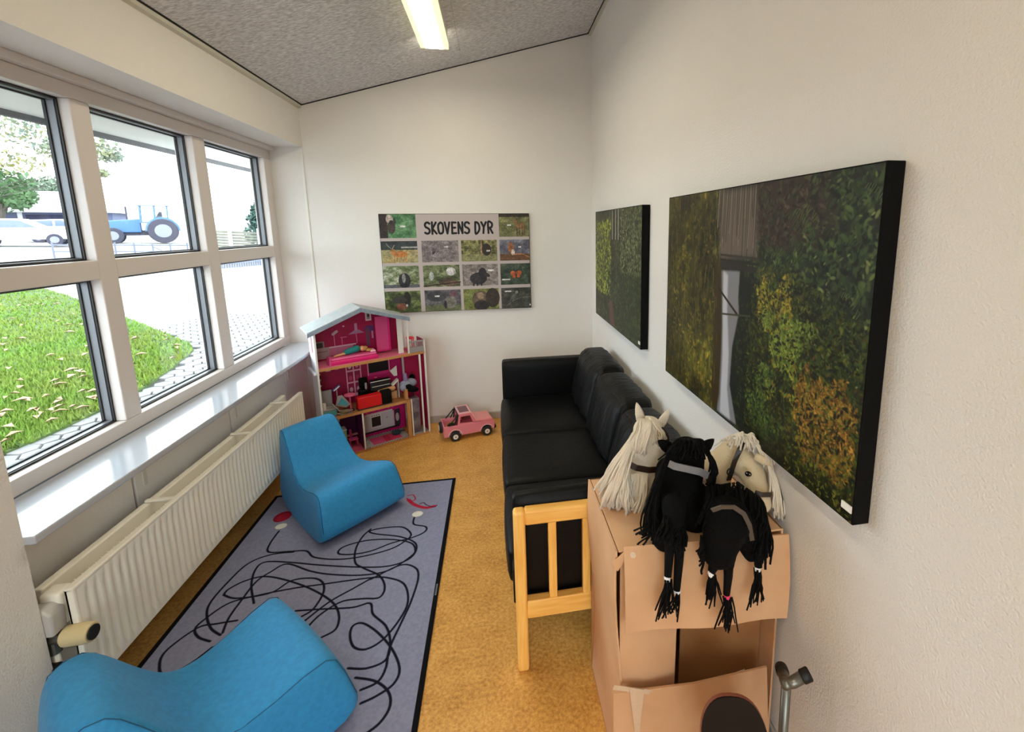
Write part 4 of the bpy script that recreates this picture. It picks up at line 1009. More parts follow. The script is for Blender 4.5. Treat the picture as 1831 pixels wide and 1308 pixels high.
def tassel(t, top, bot, mt, tie, seed, n=16, spread=.02, r=.0026, tr=.009):
    rn = random.Random(seed); m = MB()
    for k in range(n):
        a = top+Vector((rn.gauss(0,.004), rn.gauss(0,.004), 0)); e = bot+Vector((rn.gauss(0,spread), rn.gauss(0,spread*.5)-.004, rn.gauss(0,.012)))
        mid = a.lerp(e, .5)+Vector((rn.gauss(0,.006), rn.gauss(0,.006)-.006, .0))
        m.tube([a, a.lerp(mid,.5)+Vector((0,-.004,0)), mid, e], [r*1.2, r, r, r*.8], 4)
    part('tassel', m, mt, t, kind='stuff')
    bm_ = MB(); d = (bot-top).normalized()
    bm_.tube([top-d*.008, top-d*.003, top+d*.003, top+d*.008], [tr*.85, tr, tr, tr*.85], 12)
    part('hair_tie', bm_, tie, t, smooth=True)
def ear(t, base, tip, wd, mt, face):
    base, tip = Vector(base), Vector(tip); d = tip-base; s = d.cross(Vector(face)).normalized()*wd
    f_ = Vector(face).normalized()
    m = MB(); rings = [(0,.75),(.25,1),(.5,.9),(.75,.6),(.92,.28),(1,.03)]; vs = []
    for u, w in rings:
        c = base+d*u
        for k in range(8):
            a = 2*PI*k/8; vs.append(c+s*(w*math.cos(a))+f_*(wd*.42*w*math.sin(a)))
    fs = [(i*8+k, i*8+(k+1) % 8, i*8+8+(k+1) % 8, i*8+8+k) for i in range(len(rings)-1) for k in range(8)]+[tuple(range(7,-1,-1))]
    return part('ear', m.add(vs, fs), mt, t, smooth=True)

def yfl(z): return BY0-.016-.046*min(1, max(0, (.78-z)/.27))
def settle(o, gap=0.0):
    off = root_loc(o)
    for v in o.data.vertices:
        p = v.co+off
        if p.z < .786 and p.z > .40 and p.x > BX0-.02:
            yf = yfl(p.z)-gap
            if p.y > yf:
                if (.786-p.z) < (p.y-yf): v.co.z = .786-off.z
                else: v.co.y = yf-off.y
        if p.x > -.004: v.co.x = -.004-off.x
    o.data.update()
# white horse (left, on the back of the box)
y0 = -2.60
wh = thing('hobby_horse', 'white plush hobby horse head with long white yarn mane, leftmost on the box', 'toy horse', A(1140,900,-2.63), 'hobby horse heads piled on the cardboard box')
hb = MB().capsule(A(1160,772,y0), A(1172,872,y0-.01), .054, .044)
hb.capsule(A(1150,790,y0+.03), A(1108,892,y0+.03), .05, .062)
hb.capsule(A(1150,850,y0+.01), A(1150,890,y0+.01), .06, .05)
settle(blob('head', hb, M['whiteplush'], wh, .007, 6))
ear(wh, A(1148,757,y0), A(1138,719,y0), .016, M['whiteplush'], (0,-1,0))
ear(wh, A(1180,762,y0), A(1197,730,y0-.02), .016, M['whiteplush'], (-.2,-1,0))
mane = strands(95, [A(1150,748,y0-.03), A(1140,768,y0-.055), A(1132,800,y0-.06), A(1122,835,y0-.065)], [A(1076,870,y0-.03), A(1080,895,y0-.05), A(1108,905,y0-.07), A(1132,912,y0-.075)], Vector((-.018,-.035,.012)), .0042, 4, curl=.009)
mane.v += []
for L in (strands(40, [A(1143,748,y0-.02), A(1165,752,y0-.05)], [A(1128,800,y0-.075), A(1150,812,y0-.075)], Vector((-.004,-.02,.01)), .004, 5), strands(22, [A(1160,745,y0-.03), A(1178,760,y0-.04)], [A(1178,790,y0-.06), A(1193,785,y0-.03)], Vector((.0,-.015,.004)), .0032, 6), strands(40, [A(1110,850,y0-.06), A(1160,845,y0-.07)], [A(1090,905,y0-.05), A(1142,918,y0-.07)], Vector((0,-.02,.0)), .0042, 8)):
    mane.add(L.v, L.f)
mo = part('yarn_mane', mane, M['whiteyarn'], wh, smooth=True, kind='stuff')
part('browband', band([A(1124,829,y0-.085), A(1138,836,y0-.09), A(1160,840,y0-.085), A(1184,838,y0-.065), A(1200,834,y0-.03)], .019, .004, (0,0,1)), M['strap'], wh)
part('headpiece_strap', band([A(1183,764,y0-.045), A(1192,776,y0-.05), A(1196,795,y0-.045)], .010, .003, (1,0,.5)), M['strap'], wh)

# cream horse (right, against the wall)
y0 = -2.66
cr = thing('hobby_horse', 'cream plush hobby horse head with brown halter and black eye, against the wall', 'toy horse', A(1330,910,-2.72), 'hobby horse heads piled on the cardboard box')
hb = MB().capsule(A(1316,810,y0), A(1345,846,y0-.05), .047, .042)
hb.capsule(A(1345,846,y0-.05), A(1364,900,y0-.13), .042, .027)
hb.capsule(A(1308,812,y0+.01), A(1268,850,y0+.02), .048, .054)
hb.capsule(A(1276,845,y0), A(1286,890,y0), .05, .05)
settle(blob('head', hb, M['cream'], cr, .006, 6))
ear(cr, A(1350,815,y0-.085), A(1383,832,y0-.105), .014, M['cream'], (-.3,-1,.3))
fm_ = strands(46, [A(1290,788,y0-.02), A(1314,776,y0-.03), A(1336,780,y0-.04)], [A(1280,800,y0-.05), A(1328,792,y0-.06), A(1350,800,y0-.07)], Vector((0,-.012,.016)), .0032, 15)
L = strands(40, [A(1370,822,y0-.085), A(1383,842,y0-.10)], [A(1382,905,y0-.15), A(1401,928,y0-.155)], Vector((.004,-.012,.0)), .0030, 16, curl=.004); fm_.add(L.v, L.f)
L = strands(26, [A(1335,780,y0-.05), A(1350,792,y0-.07)], [A(1370,822,y0-.085), A(1384,842,y0-.10)], Vector((.008,-.012,.01)), .003, 17); fm_.add(L.v, L.f)
fo_ = part('yarn_forelock', fm_, M['whiteyarn'], cr, smooth=True, kind='stuff'); settle(fo_)
part('cheek_strap', band([A(1331,788,y0-.050), A(1323,803,y0-.062), A(1314,823,y0-.066), A(1307,845,y0-.062), A(1303,858,y0-.055)], .016, .004, (1,0,.4)), M['strap'], cr)
part('noseband', band([A(1350,880,y0-.150), A(1362,884,y0-.158), A(1378,884,y0-.140)], .014, .004, (0,0,1)), M['strap'], cr)
rg_ = A(1306,843,y0-.070); part('ring', MB().tube([rg_+Vector((.011*math.cos(a),0,.011*math.sin(a))) for a in [2*PI*k/14 for k in range(15)]], .0025, 6), M['rubber'], cr)
ec = A(1338,847,y0-.094); part('eye', MB().ell(ec, (.013,.005,.0085), Matrix.Rotation(.5, 3, 'Y')), M['eye'], cr, smooth=True)
part('eye_glint', MB().ell(ec+Vector((.002,-.005,.0015)), .0018), M['whitetie'], cr, smooth=True)

# black horse in the middle
y0 = -2.735
bh = thing('hobby_horse', 'black plush hobby horse facing the camera with shiny grey browband', 'toy horse', A(1225,910,y0), 'hobby horse heads piled on the cardboard box')
hb = MB().capsule(A(1228,812,y0+.01), A(1228,845,y0), .055, .052)
hb.capsule(A(1228,850,y0-.005), A(1227,902,y0-.03), .050, .040)
hb.capsule(A(1195,840,y0+.02), A(1190,920,y0), .04, .045)
hb.capsule(A(1205,905,y0-.03), A(1188,962,y0-.125), .05, .036)
hb.capsule(A(1240,890,y0+.0), A(1240,930,y0-.05), .055, .045)
hb.capsule(A(1205,905,BY0-.01), A(1204,972,BY0-.052), .036, .020)
settle(blob('head', hb, M['blackplush'], bh, .007, 5))
ear(bh, A(1200,803,y0-.02), A(1176,787,y0-.03), .018, M['blackplush'], (0,-1,.2))
ear(bh, A(1252,806,y0-.02), A(1277,784,y0-.03), .020, M['blackplush'], (0,-1,.2))
mm = strands(70, [A(1200,800,y0-.04), A(1184,830,y0-.04), A(1178,870,y0-.05)], [A(1170,900,y0-.05), A(1155,950,y0-.09), A(1185,965,y0-.14)], Vector((-.02,-.02,.01)), .0034, 31, curl=.008)
L = strands(40, [A(1215,785,y0-.02), A(1245,785,y0-.02)], [A(1190,810,y0-.05), A(1265,812,y0-.05)], Vector((0,-.02,.02)), .0034, 32); mm.add(L.v, L.f)
L = strands(26, [A(1262,800,y0-.02), A(1272,820,y0-.02)], [A(1268,850,y0-.04), A(1270,880,y0-.04)], Vector((.012,-.01,.0)), .0034, 33); mm.add(L.v, L.f)
L = strands(44, [A(1190,892,y0-.075), A(1222,900,y0-.085)], [A(1176,962,BY0-.085), A(1222,985,BY0-.085)], Vector((-.004,-.022,.0)), .0032, 35, curl=.006); mm.add(L.v, L.f)
L = strands(14, [A(1165,930,y0-.09), A(1180,960,y0-.13)], [A(1145,945,y0-.1), A(1150,962,y0-.12)], Vector((-.004,-.01,.01)), .003, 34); mm.add(L.v, L.f)
settle(part('yarn_mane', mm, M['blackyarn'], bh, smooth=True, kind='stuff'))
part('browband', band([A(1196,828,y0-.06), A(1206,833,y0-.070), A(1230,838,y0-.075), A(1252,843,y0-.070), A(1266,850,y0-.052)], .021, .004, (0,0,1)), M['greystrap'], bh)
part('cheek_strap', band([A(1266,850,y0-.05), A(1268,870,y0-.045), A(1262,895,y0-.045)], .012, .003, (1,0,0)), M['strap'], bh)
yb_ = BY0-.055
part('braid', MB().tube([A(1196,950,yb_+.02), A(1197,985,yb_-.004), A(1194,1030,yb_-.022)], [.016,.013,.010], 10), M['blackyarn'], bh, smooth=True)
part('braid', MB().tube([A(1216,950,yb_+.02), A(1214,1000,yb_-.012), A(1210,1054,yb_-.026)], [.017,.013,.010], 10), M['blackyarn'], bh, smooth=True)
tassel(bh, A(1193,1033,yb_-.022), A(1190,1094,yb_-.036), M['blackyarn'], M['whitetie'], 41, 24, .016)
tassel(bh, A(1211,1056,yb_-.026), A(1206,1088,yb_-.036), M['blackyarn'], M['whitetie'], 42, 8, .008)

# black horse seen from above, head hanging over the flap
y0 = -2.80
b2 = thing('hobby_horse', 'black plush hobby horse slumped over the flap with a pink hair tie', 'toy horse', A(1310,920,y0), 'hobby horse heads piled on the cardboard box')
hb = MB().capsule(A(1280,893,y0+.02), A(1340,905,y0), .048, .044)
hb.capsule(A(1350,910,y0), A(1358,985,BY0-.055), .032, .024)
hb.capsule(A(1292,905,y0), A(1300,935,y0-.05), .062, .062)
hb.capsule(A(1300,930,BY0-.045), A(1284,985,BY0-.065), .066, .046)
hb.capsule(A(1325,940,BY0-.03), A(1342,990,BY0-.05), .045, .022)
hb.capsule(A(1305,980,BY0-.07), A(1303,1010,BY0-.08), .022, .016)
settle(blob('body', hb, M['blackplush'], b2, .007, 5))
mm = strands(46, [A(1262,870,y0-.03), A(1320,862,y0-.02), A(1360,890,y0-.03)], [A(1250,930,y0-.07), A(1300,905,y0-.08), A(1368,960,y0-.1)], Vector((0,-.02,.015)), .0034, 51, curl=.009)
L = strands(26, [A(1352,900,y0-.03), A(1366,910,y0-.03)], [A(1352,995,BY0-.085), A(1368,1000,BY0-.08)], Vector((.006,-.01,0)), .0034, 52); mm.add(L.v, L.f)
L = strands(16, [A(1252,950,BY0-.06), A(1262,990,BY0-.07)], [A(1246,985,BY0-.07), A(1262,1012,BY0-.08)], Vector((-.004,-.01,0)), .003, 53); mm.add(L.v, L.f)
settle(part('yarn_mane', mm, M['blackyarn'], b2, smooth=True, kind='stuff'))
cb_ = [A(1273,912,BY0-.105), A(1290,906,BY0-.118), A(1312,906,BY0-.122), A(1330,918,BY0-.115), A(1340,938,BY0-.10), A(1345,965,BY0-.085)]
part('halter_band', band(cb_, .012, .004, (0,-.3,1)), M['brownstrap2'], b2)
yb_ = BY0-.075
part('braid', MB().tube([A(1303,985,yb_), A(1302,1030,yb_-.01), A(1299,1062,yb_-.014)], [.016,.012,.009], 10), M['blackyarn'], b2, smooth=True)
tassel(b2, A(1300,1065,yb_-.014), A(1298,1118,yb_-.022), M['blackyarn'], M['pinktie'], 61, 20, .013)
tassel(b2, A(1271,1025,yb_), A(1270,1066,yb_-.012), M['blackyarn'], M['whitetie'], 62, 20, .015)
tassel(b2, A(1355,1015,yb_), A(1349,1070,yb_-.012), M['blackyarn'], M['whitetie'], 63, 22, .015)
part('braid_end', MB().tube([A(1282,995,yb_+.015), A(1271,1024,yb_)], [.022,.009], 10), M['blackyarn'], b2, smooth=True)
part('braid_end', MB().tube([A(1358,985,yb_+.012), A(1355,1014,yb_)], [.018,.009], 10), M['blackyarn'], b2, smooth=True)
# ------------------------------------------------------------------ dollhouse
HO = Vector((-2.100, -.578, 0)); HA = Vector((.875, .484, 0)); HB = Vector((-.484, .875, 0)); HD = .225
def H(u, v, z): return HO+HA*u+HB*v+Vector((0,0,z))
def hx(p): return H(p.x, p.y, p.z)
def hbox(*a): return MB().box(*a).xf(hx)
M['dhwhite'] = mat('dollhouse_white_board', rgb(226,224,230), .5)
M['dhpink'] = mat('dollhouse_crimson', rgb(172,16,74), .55)
M['dhmagenta'] = mat('dollhouse_magenta', rgb(206,24,116), .55)
M['dhpurple'] = mat('dollhouse_purple', rgb(92,18,98), .55)
M['dhmdf'] = mat('dollhouse_board_edge', rgb(196,140,84), .6, col2=rgb(180,122,68), vscale=9)
M['dhroof'] = mat('dollhouse_roof_grey', rgb(182,188,190), .6, bump=.1, bscale=60, col2=rgb(170,178,184), vscale=30)
M['dhfascia'] = mat('dollhouse_fascia_grey', rgb(142,154,168), .6, col2=rgb(124,136,152), vscale=40)
M['dhdoor'] = mat('dollhouse_pink_door', rgb(212,72,132), .5)
M['dhgrey'] = mat('toy_grey', rgb(148,142,144), .5)
def house_print(wm, hm, bg):
    return Can(int(wm*1100), int(hm*1100), bg)
UL, UR = .012, .640
def wall_print(name, u0, u1, z0, z1, v, arr, parent):
    return uv_quad(name, [H(u0,v,z1), H(u1,v,z1), H(u1,v,z0), H(u0,v,z0)], image_mat(name, arr, .45, .4), parent)
dh = thing('dollhouse', 'three storey white and pink wooden dollhouse with grey roof in the back corner', 'dollhouse', H(.33,.12,0))
LW = part('side_wall', hbox(0,.010,0,.105,.705,.965).box(0,0,0,0,0,0) if False else hbox(0,.010,0,HD,0,.80), M['dhwhite'], dh)
part('side_wall', hbox(0,.010,0,.085,.80,.965), M['dhwhite'], dh)
part('side_wall', hbox(0,.010,.125,HD,.80,.965), M['dhwhite'], dh)
part('side_window', hbox(.002,.008,.085,.125,.80,.965), M['dhpink'], dh)
part('side_ledge', hbox(-.020,0,.02,HD+.01,.655,.675), M['dhwhite'], dh, bevel=.004)
part('wall_edge', hbox(-.001,.011,-.002,0,0,.965), M['white'], dh)
part('base', hbox(0,.775,0,HD,0,.016), M['dhmdf'], dh)
part('floor_board', hbox(.010,.63,0,HD,.306,.326), M['dhmdf'], dh)
part('floor_board', hbox(.010,.772,0,HD,.682,.702), M['dhmdf'], dh)
bw = part('back_wall', MB().prism([(0,HD,0),(.655,HD,0),(.655,HD,.985),(.315,HD,1.10),(0,HD,.96)], (0,1,0), .008).xf(hx), M['dhpink'], dh)
part('tower_back', hbox(.655,.775,.165,.173,0,.70), M['dhpink'], dh)
# prints on the walls
c = house_print(.63,.40,(166,14,72)); W, Hh = c.w, c.h
def pp(u, z): return (u-UL)/(UR-UL)*W, (1.10-z)/(1.10-.70)*Hh
def R2(u0, z1, u1, z0, col): a = pp(u0, z1); b = pp(u1, z0); c.rect(a[0], a[1], b[0], b[1], col)
c.a *= (0.92+.16*c.noise(10,8,3))[..., None]
a = pp(.055,.93); c.ell(a[0], a[1], 26, 18, (204,92,120))
R2(.02,.85,.10,.72,(150,138,136)); R2(.045,.84,.09,.80,(70,60,62)); R2(.02,.80,.14,.715,(176,152,152)); R2(.02,.775,.12,.765,(140,120,124))
for k in range(5): a = pp(.165+.006*k,.895+.004*k); c.ell(a[0], a[1], 12, 12, (198,170,178))
a = pp(.17,.855); c.stroke([pp(.17,.89), pp(.17,.80)], 5, (210,150,170))
R2(.13,.79,.30,.73,(206,120,156)); R2(.13,.80,.32,.79,(228,196,206)); c.stroke([pp(.215,.86), pp(.255,.86)], 7, (216,110,150)); c.stroke([pp(.222,.86), pp(.222,.80)], 6, (216,110,150))
c.poly([pp(.268,.875), pp(.385,.875), pp(.345,.905), pp(.318,.905)], (168,120,160)); R2(.318,.955,.338,.90,(190,140,176)); c.stroke([pp(.325,.875), pp(.327,.80)], 5, (212,140,170))
a = pp(.425,.90); c.ell(a[0], a[1], 40, 30, (88,52,112)); R2(.395,.91,.425,.76,(110,66,92)); R2(.438,.88,.452,.82,(190,130,170))
R2(.402,1.035,.446,.963,(224,206,212)); R2(.412,1.025,.436,.975,(150,140,140)); a = pp(.424,1.005); c.ell(a[0], a[1], 8, 14, (60,44,50))
a = pp(.24,.945); c.ell(a[0], a[1], 9, 6, (230,170,190))
R2(.455,.99,.46,.72,(120,10,56))
wall_print('upper_wallpaper', UL, UR, .70, 1.10, HD-.001, c.a, bw)
bpy.data.objects['upper_wallpaper'].data.clear_geometry()
me = bpy.data.objects['upper_wallpaper'].data; rl0 = root_loc(bw)
gp = [(UL,.70),(UR,.70),(UR,.985),(.315,1.095),(UL,.955)]
me.from_pydata([tuple(H(u,HD-.001,z)-rl0) for u, z in gp], [], [(0,1,2,3,4)])
uvl = me.uv_layers.new(name='uv')
for l in me.loops: uvl.data[l.index].uv = ((gp[l.vertex_index][0]-UL)/(UR-UL), (gp[l.vertex_index][1]-.70)/.40)
c = house_print(.63,.36,(158,14,70)); W, Hh = c.w, c.h
def pp(u, z): return (u-UL)/(UR-UL)*W, (.685-z)/(.685-.325)*Hh
c.a *= (0.94+.12*c.noise(8,6,3))[..., None]
R2(.09,.672,.125,.615,(226,206,214)); R2(.098,.664,.117,.624,(56,40,50)); c.stroke([pp(.165,.64), pp(.165,.62), pp(.178,.618), pp(.152,.618)], 3, (214,130,160))
R2(.228,.685,.338,.38,(226,160,184)); 
for i in range(2):
    for j in range(3):
        u0 = .236+.052*i; z1 = .675-.095*j; R2(u0, z1, u0+.042, z1-.082, (150,22,72)); 
        a = pp(u0+.02, z1-.05); c.ell(a[0], a[1], 14, 22, [(206,190,196),(196,60,110),(222,170,190),(214,120,160),(180,50,96),(214,170,186)][i*3+j])
R2(.383,.670,.56,.515,(196,40,112)); R2(.395,.656,.545,.538,(14,12,20)); R2(.385,.66,.392,.52,(224,150,180)); R2(.55,.66,.556,.53,(224,150,180))
R2(.35,.515,.60,.45,(188,20,92)); a = pp(.44,.495); c.ell(a[0], a[1], 14, 6, (222,120,160)); R2(.565,.685,.64,.33,(196,22,106))
for k in range(5): R2(.012, .655-.045*k, .055, .640-.045*k, (222,206,214)); R2(.012, .635-.045*k, .05, .612-.045*k, (84,20,50))
wall_print('middle_wallpaper', UL, UR, .326, .683, HD-.001, c.a, bw)
c = house_print(.36,.29,(206,16,118)); W, Hh = c.w, c.h; UL2, UR2 = .285, .640
def pp(u, z): return (u-UL2)/(UR2-UL2)*W, (.306-z)/(.306-.016)*Hh
nn_ = c.noise(14,10,4); c.a *= (0.75+.5*nn_)[..., None]
for k in range(24): a = pp(R_.uniform(.30,.62), R_.uniform(.20,.29)); c.ell(a[0], a[1], 8, 6, (222,90,160))
R2(.29,.185,.56,.05,(206,206,216)); R2(.33,.20,.55,.183,(226,226,230)); R2(.375,.19,.46,.07,(230,230,234)); R2(.383,.165,.452,.085,(34,30,36))
for k in range(4): a = pp(.388+.018*k,.178); c.ell(a[0], a[1], 5, 4, (40,36,40))
R2(.47,.178,.55,.06,(214,214,224)); a = pp(.50,.14); c.ell(a[0], a[1], 6, 6, (150,150,168)); R2(.29,.05,.60,.036,(30,24,30)); R2(.565,.19,.61,.05,(60,50,60)); a = pp(.585,.12); c.ell(a[0], a[1], 16, 40, (196,190,190))
wall_print('kitchen_wallpaper', UL2, UR2, .016, .306, HD-.001, c.a, bw)
part('purple_wallpaper', hbox(.011,.265,HD-.002,HD-.0005,.016,.306), M['dhpurple'], bw)
part('shower_panel', hbox(.012,.15,HD-.006,HD-.003,.20,.29), M['dhwhite'], bw)
# printed kitchen floor, pink storey floors
c = house_print(.34,.21,(208,206,208)); 
ck = ((np.floor(c.xx/13)+np.floor(c.yy/13)) % 2)[..., None]; c.a = c.a*ck+np.array((70,62,68))/255.*(1-ck); c.rect(60,60,c.w-60,c.h-30,(186,20,64)); c.rect(60,60,170,c.h-30,(206,70,120)); c.rect(c.w-150,60,c.w-60,c.h-30,(206,50,92))
uv_quad('kitchen_floor_print', [H(.285,HD-.005,.0175), H(.61,HD-.005,.0175), H(.61,.005,.0175), H(.285,.005,.0175)], image_mat('kitchen_floor', c.a, .5), dh)
part('bathroom_floor', hbox(.012,.262,.004,HD-.004,.016,.0172), mat('pink_marble', rgb(206,96,116), .4, col2=rgb(186,70,104), vscale=20), dh)
part('bedroom_floor', hbox(.012,.63,.004,HD-.004,.702,.704), mat('pink_floor', rgb(214,110,140), .5), dh)
part('living_floor', hbox(.012,.62,.004,HD-.004,.326,.328), mat('printed_parquet', rgb(168,112,66), .5, col2=rgb(140,90,52), vscale=30), dh)
part('partition', hbox(.264,.272,0,HD,.016,.306), M['dhpurple'], dh)
part('partition_edge', hbox(.263,.274,-.002,.001,.016,.306), M['white'], dh)
part('lift_post', hbox(.600,.628,0,.02,.016,.326), M['dhmdf'], dh)
part('lift_post', hbox(.634,.642,-.002,.008,.016,.326), M['white'], dh)
part('front_post', hbox(.722,.733,0,.012,.016,.682), M['white'], dh)
part('front_post', hbox(.765,.777,0,.012,0,.795), M['white'], dh)
part('tower_side', hbox(.769,.777,.012,.165,0,.70), M['dhpink'], dh)
lc = part('lift_car', hbox(.645,.712,.03,.10,.02,.315), mat('clear_grey_lift', rgb(132,124,132), .25, col2=rgb(90,80,92), vscale=14), dh, bevel=.004)
part('lift_base', hbox(.65,.765,.01,.12,.016,.022), M['dhgrey'], dh)
part('post', hbox(.583,.622,.05,.058,.702,.995), M['white'], dh)
part('post', hbox(.640,.652,0,.010,.702,.995), M['white'], dh)
part('back_post', hbox(.622,.642,.16,.168,.702,.99), M['dhpink'], dh)
dr = part('door_panel', hbox(.45,.556,.145,.152,.72,1.0), M['dhdoor'], dh)
part('door_frame', hbox(.540,.556,.142,.146,.722,1.0), M['dhmagenta'], dr); part('door_frame', hbox(.45,.54,.142,.146,.72,.732), M['dhmagenta'], dr)
part('balcony_floor', hbox(.652,.772,.01,.165,.704,.708), M['dhmagenta'], dh)
for k in range(9):
    u = .655+.0125*k; part('baluster', hbox(u,u+.006,.002,.006,.706,.790), M['dhgrey'], dh)
part('balcony_rail', hbox(.650,.768,0,.008,.785,.797), M['dhgrey'], dh); part('balcony_rail', hbox(.650,.768,0,.008,.704,.745), M['dhgrey'], dh)
part('balcony_side', hbox(.769,.774,.01,.165,.704,.795), M['dhpink'], dh)
rz = [(-.040,.962),(.315,1.102),(.662,.988)]; th_ = .030
rp = [(u, -.025, z) for u, z in rz]
for a_, b_ in ((0,1),(1,2)):
    (u0, z0), (u1, z1) = rz[a_], rz[b_]
    part('roof_panel', MB().prism([(u0,-.022,z0),(u1,-.022,z1),(u1,-.022,z1+.012),(u0,-.022,z0+.012)], (0,1,0), .275).xf(hx), M['dhroof'], dh)
    part('roof_fascia', MB().prism([(u0,-.026,z0-.022),(u1,-.026,z1-.022),(u1,-.026,z1+.006),(u0,-.026,z0+.006)], (0,1,0), .006).xf(hx), M['dhfascia'], dh)
for k in range(7): pass

# toys in the dollhouse ---------------------------------------------------
def toy(name, label, cat, u, v, z): return thing(name, label, cat, H(u, v, z))
t = toy('toy_bed', 'hot pink toy bed on the top storey of the dollhouse', 'toy bed', .25, .075, .704)
part('bed_base', hbox(.09,.425,.025,.125,.704,.735), mat('hot_pink_plastic', rgb(214,28,112), .4), t, bevel=.008)
part('mattress', hbox(.10,.415,.03,.12,.735,.752), mat('pink_satin', rgb(226,92,146), .4), t, bevel=.006)
part('bed_end', hbox(.088,.10,.025,.125,.704,.76), M['dhdoor'], t, bevel=.004)
t = toy('toy_doll', 'small doll in a teal dress lying on the pink toy bed', 'doll', .27, .08, .753)
m_ = MB().capsule(H(.20,.075,.768), H(.13,.07,.760), .010, .006).capsule(H(.22,.085,.768), H(.15,.09,.760), .010, .006); part('legs', m_, mat('doll_skin', rgb(206,150,104), .5), t, smooth=True)
part('dress', MB().capsule(H(.215,.08,.775), H(.285,.08,.790), .020, .026), mat('teal_cloth', rgb(22,116,112), .8), t, smooth=True)
part('head', MB().ell(H(.325,.08,.785), .020), bpy.data.materials['doll_skin'], t, smooth=True)
part('hair', MB().ell(H(.345,.085,.782), (.022,.022,.018)).ell(H(.37,.07,.768), (.024,.016,.012)), mat('blond_hair', rgb(176,134,70), .7), t, smooth=True)
t = toy('toy_pillow', 'pale pink pillow at the right end of the toy bed', 'pillow', .40, .07, .753)
part('pillow', hbox(.375,.412,.035,.11,.753,.768), mat('pale_pink', rgb(236,176,196), .6), t, bevel=.006)
t = toy('toy_sofa', 'bright red and black toy sofa at the front of the middle storey', 'toy sofa', .37, .05, .328)
part('red_seat', hbox(.245,.42,.012,.075,.335,.425), mat('bright_red', rgb(206,16,24), .4), t, bevel=.006)
part('black_arm', hbox(.42,.495,.012,.078,.335,.435), M['leather'], t, bevel=.008)
part('foot_board', hbox(.245,.495,.014,.075,.328,.336), M['rubber'], t)
t = toy('toy_armchair', 'black toy armchair in front of the printed bookcase', 'toy chair', .315, .14, .328)
part('seat', hbox(.285,.36,.11,.17,.328,.45), M['leather'], t, bevel=.012); part('backrest', hbox(.30,.365,.165,.185,.45,.53), M['leather'], t, bevel=.012); part('cushion', hbox(.33,.345,.11,.13,.45,.50), M['dhgrey'], t, bevel=.004)
t = toy('toy_piano', 'black toy keyboard with white outlines behind the red toy sofa', 'toy piano', .46, .13, .328)
part('case', hbox(.37,.52,.115,.165,.42,.50), M['rubber'], t, bevel=.004); part('white_trim', hbox(.37,.52,.1135,.1155,.492,.497), M['white'], t); part('white_trim', hbox(.38,.515,.1135,.1155,.452,.456), M['white'], t)
for u in (.38,.50): part('leg', hbox(u,u+.012,.12,.16,.328,.42), M['rubber'], t)
t = toy('toy_folding_chair', 'white toy folding chair right of the black toy keyboard', 'toy chair', .555, .13, .328)
part('seat', MB().prism([(.53,.10,.43),(.58,.10,.47),(.58,.10,.48),(.53,.10,.44)], (0,1,0), .05).xf(hx), M['white'], t); part('backrest', MB().prism([(.53,.14,.55),(.585,.14,.585),(.585,.14,.50),(.56,.14,.50)], (0,1,0), .006).xf(hx), M['white'], t)
for u in (.535,.575): part('leg', hbox(u,u+.005,.10,.145,.328,.44 if u < .55 else .47), M['white'], t)
t = toy('toy_cushion', 'tan toy cushion lying in front of the black toy keyboard', 'cushion', .50, .09, .328)
part('cushion', MB().capsule(H(.43,.095,.41), H(.53,.09,.42), .018, .02), mat('tan_cloth', rgb(196,144,100), .8), t, smooth=True); part('pad', hbox(.42,.56,.085,.112,.328,.395), bpy.data.materials['tan_cloth'], t, bevel=.01)
t = toy('toy_table', 'pink pedestal toy table beside the red toy sofa', 'toy table', .20, .05, .328)
part('top', MB().cyl(H(.205,.06,.448), H(.205,.06,.456), .038, 18), mat('pink_plastic', rgb(222,100,140), .4), t); part('stem', MB().cyl(H(.205,.06,.335), H(.205,.06,.448), .006, 10), bpy.data.materials['pink_plastic'], t); part('foot', MB().cyl(H(.205,.06,.328), H(.205,.06,.336), .026, 16), M['rubber'], t)
t = toy('toy_bench', 'grey and teal toy bench at the left of the middle storey', 'toy bench', .06, .06, .328)
part('seat', hbox(.015,.105,.03,.11,.37,.385), M['dhgrey'], t, bevel=.004); part('teal_side', hbox(.015,.105,.026,.03,.328,.372), mat('teal_plastic', rgb(84,158,162), .5), t, bevel=.002); part('back', hbox(.015,.10,.12,.14,.37,.50), M['dhgrey'], t, bevel=.006); part('cup', MB().cyl(H(.03,.05,.385), H(.03,.05,.43), .012, 12), M['white'], t)
t = toy('toy_lounger', 'grey toy lounger with teal seat leaning on the middle storey', 'toy chair', .14, .05, .328)
part('seat', MB().prism([(.10,.03,.40),(.17,.03,.37),(.20,.03,.39),(.15,.03,.47),(.12,.03,.47)], (0,1,0), .01).xf(hx), M['dhgrey'], t, bevel=.003); part('teal_pad', MB().prism([(.12,.026,.41),(.165,.026,.385),(.185,.026,.398),(.145,.026,.455)], (0,1,0), .006).xf(hx), mat('teal_pad', rgb(70,150,170), .5), t)
part('frame', MB().tube([H(.08,.03,.42), H(.12,.02,.36), H(.20,.02,.352)], .005, 8), M['dhgrey'], t, smooth=True); part('frame', MB().tube([H(.10,.02,.345), H(.13,.015,.335), H(.20,.015,.34)], .005, 8), M['dhgrey'], t, smooth=True); part('leg', MB().tube([H(.13,.03,.36), H(.13,.03,.328)], .005, 8), M['dhgrey'], t)
t = toy('toy_tablet', 'blue and white toy tablet propped above the toy lounger', 'toy tablet', .135, .10, .49)
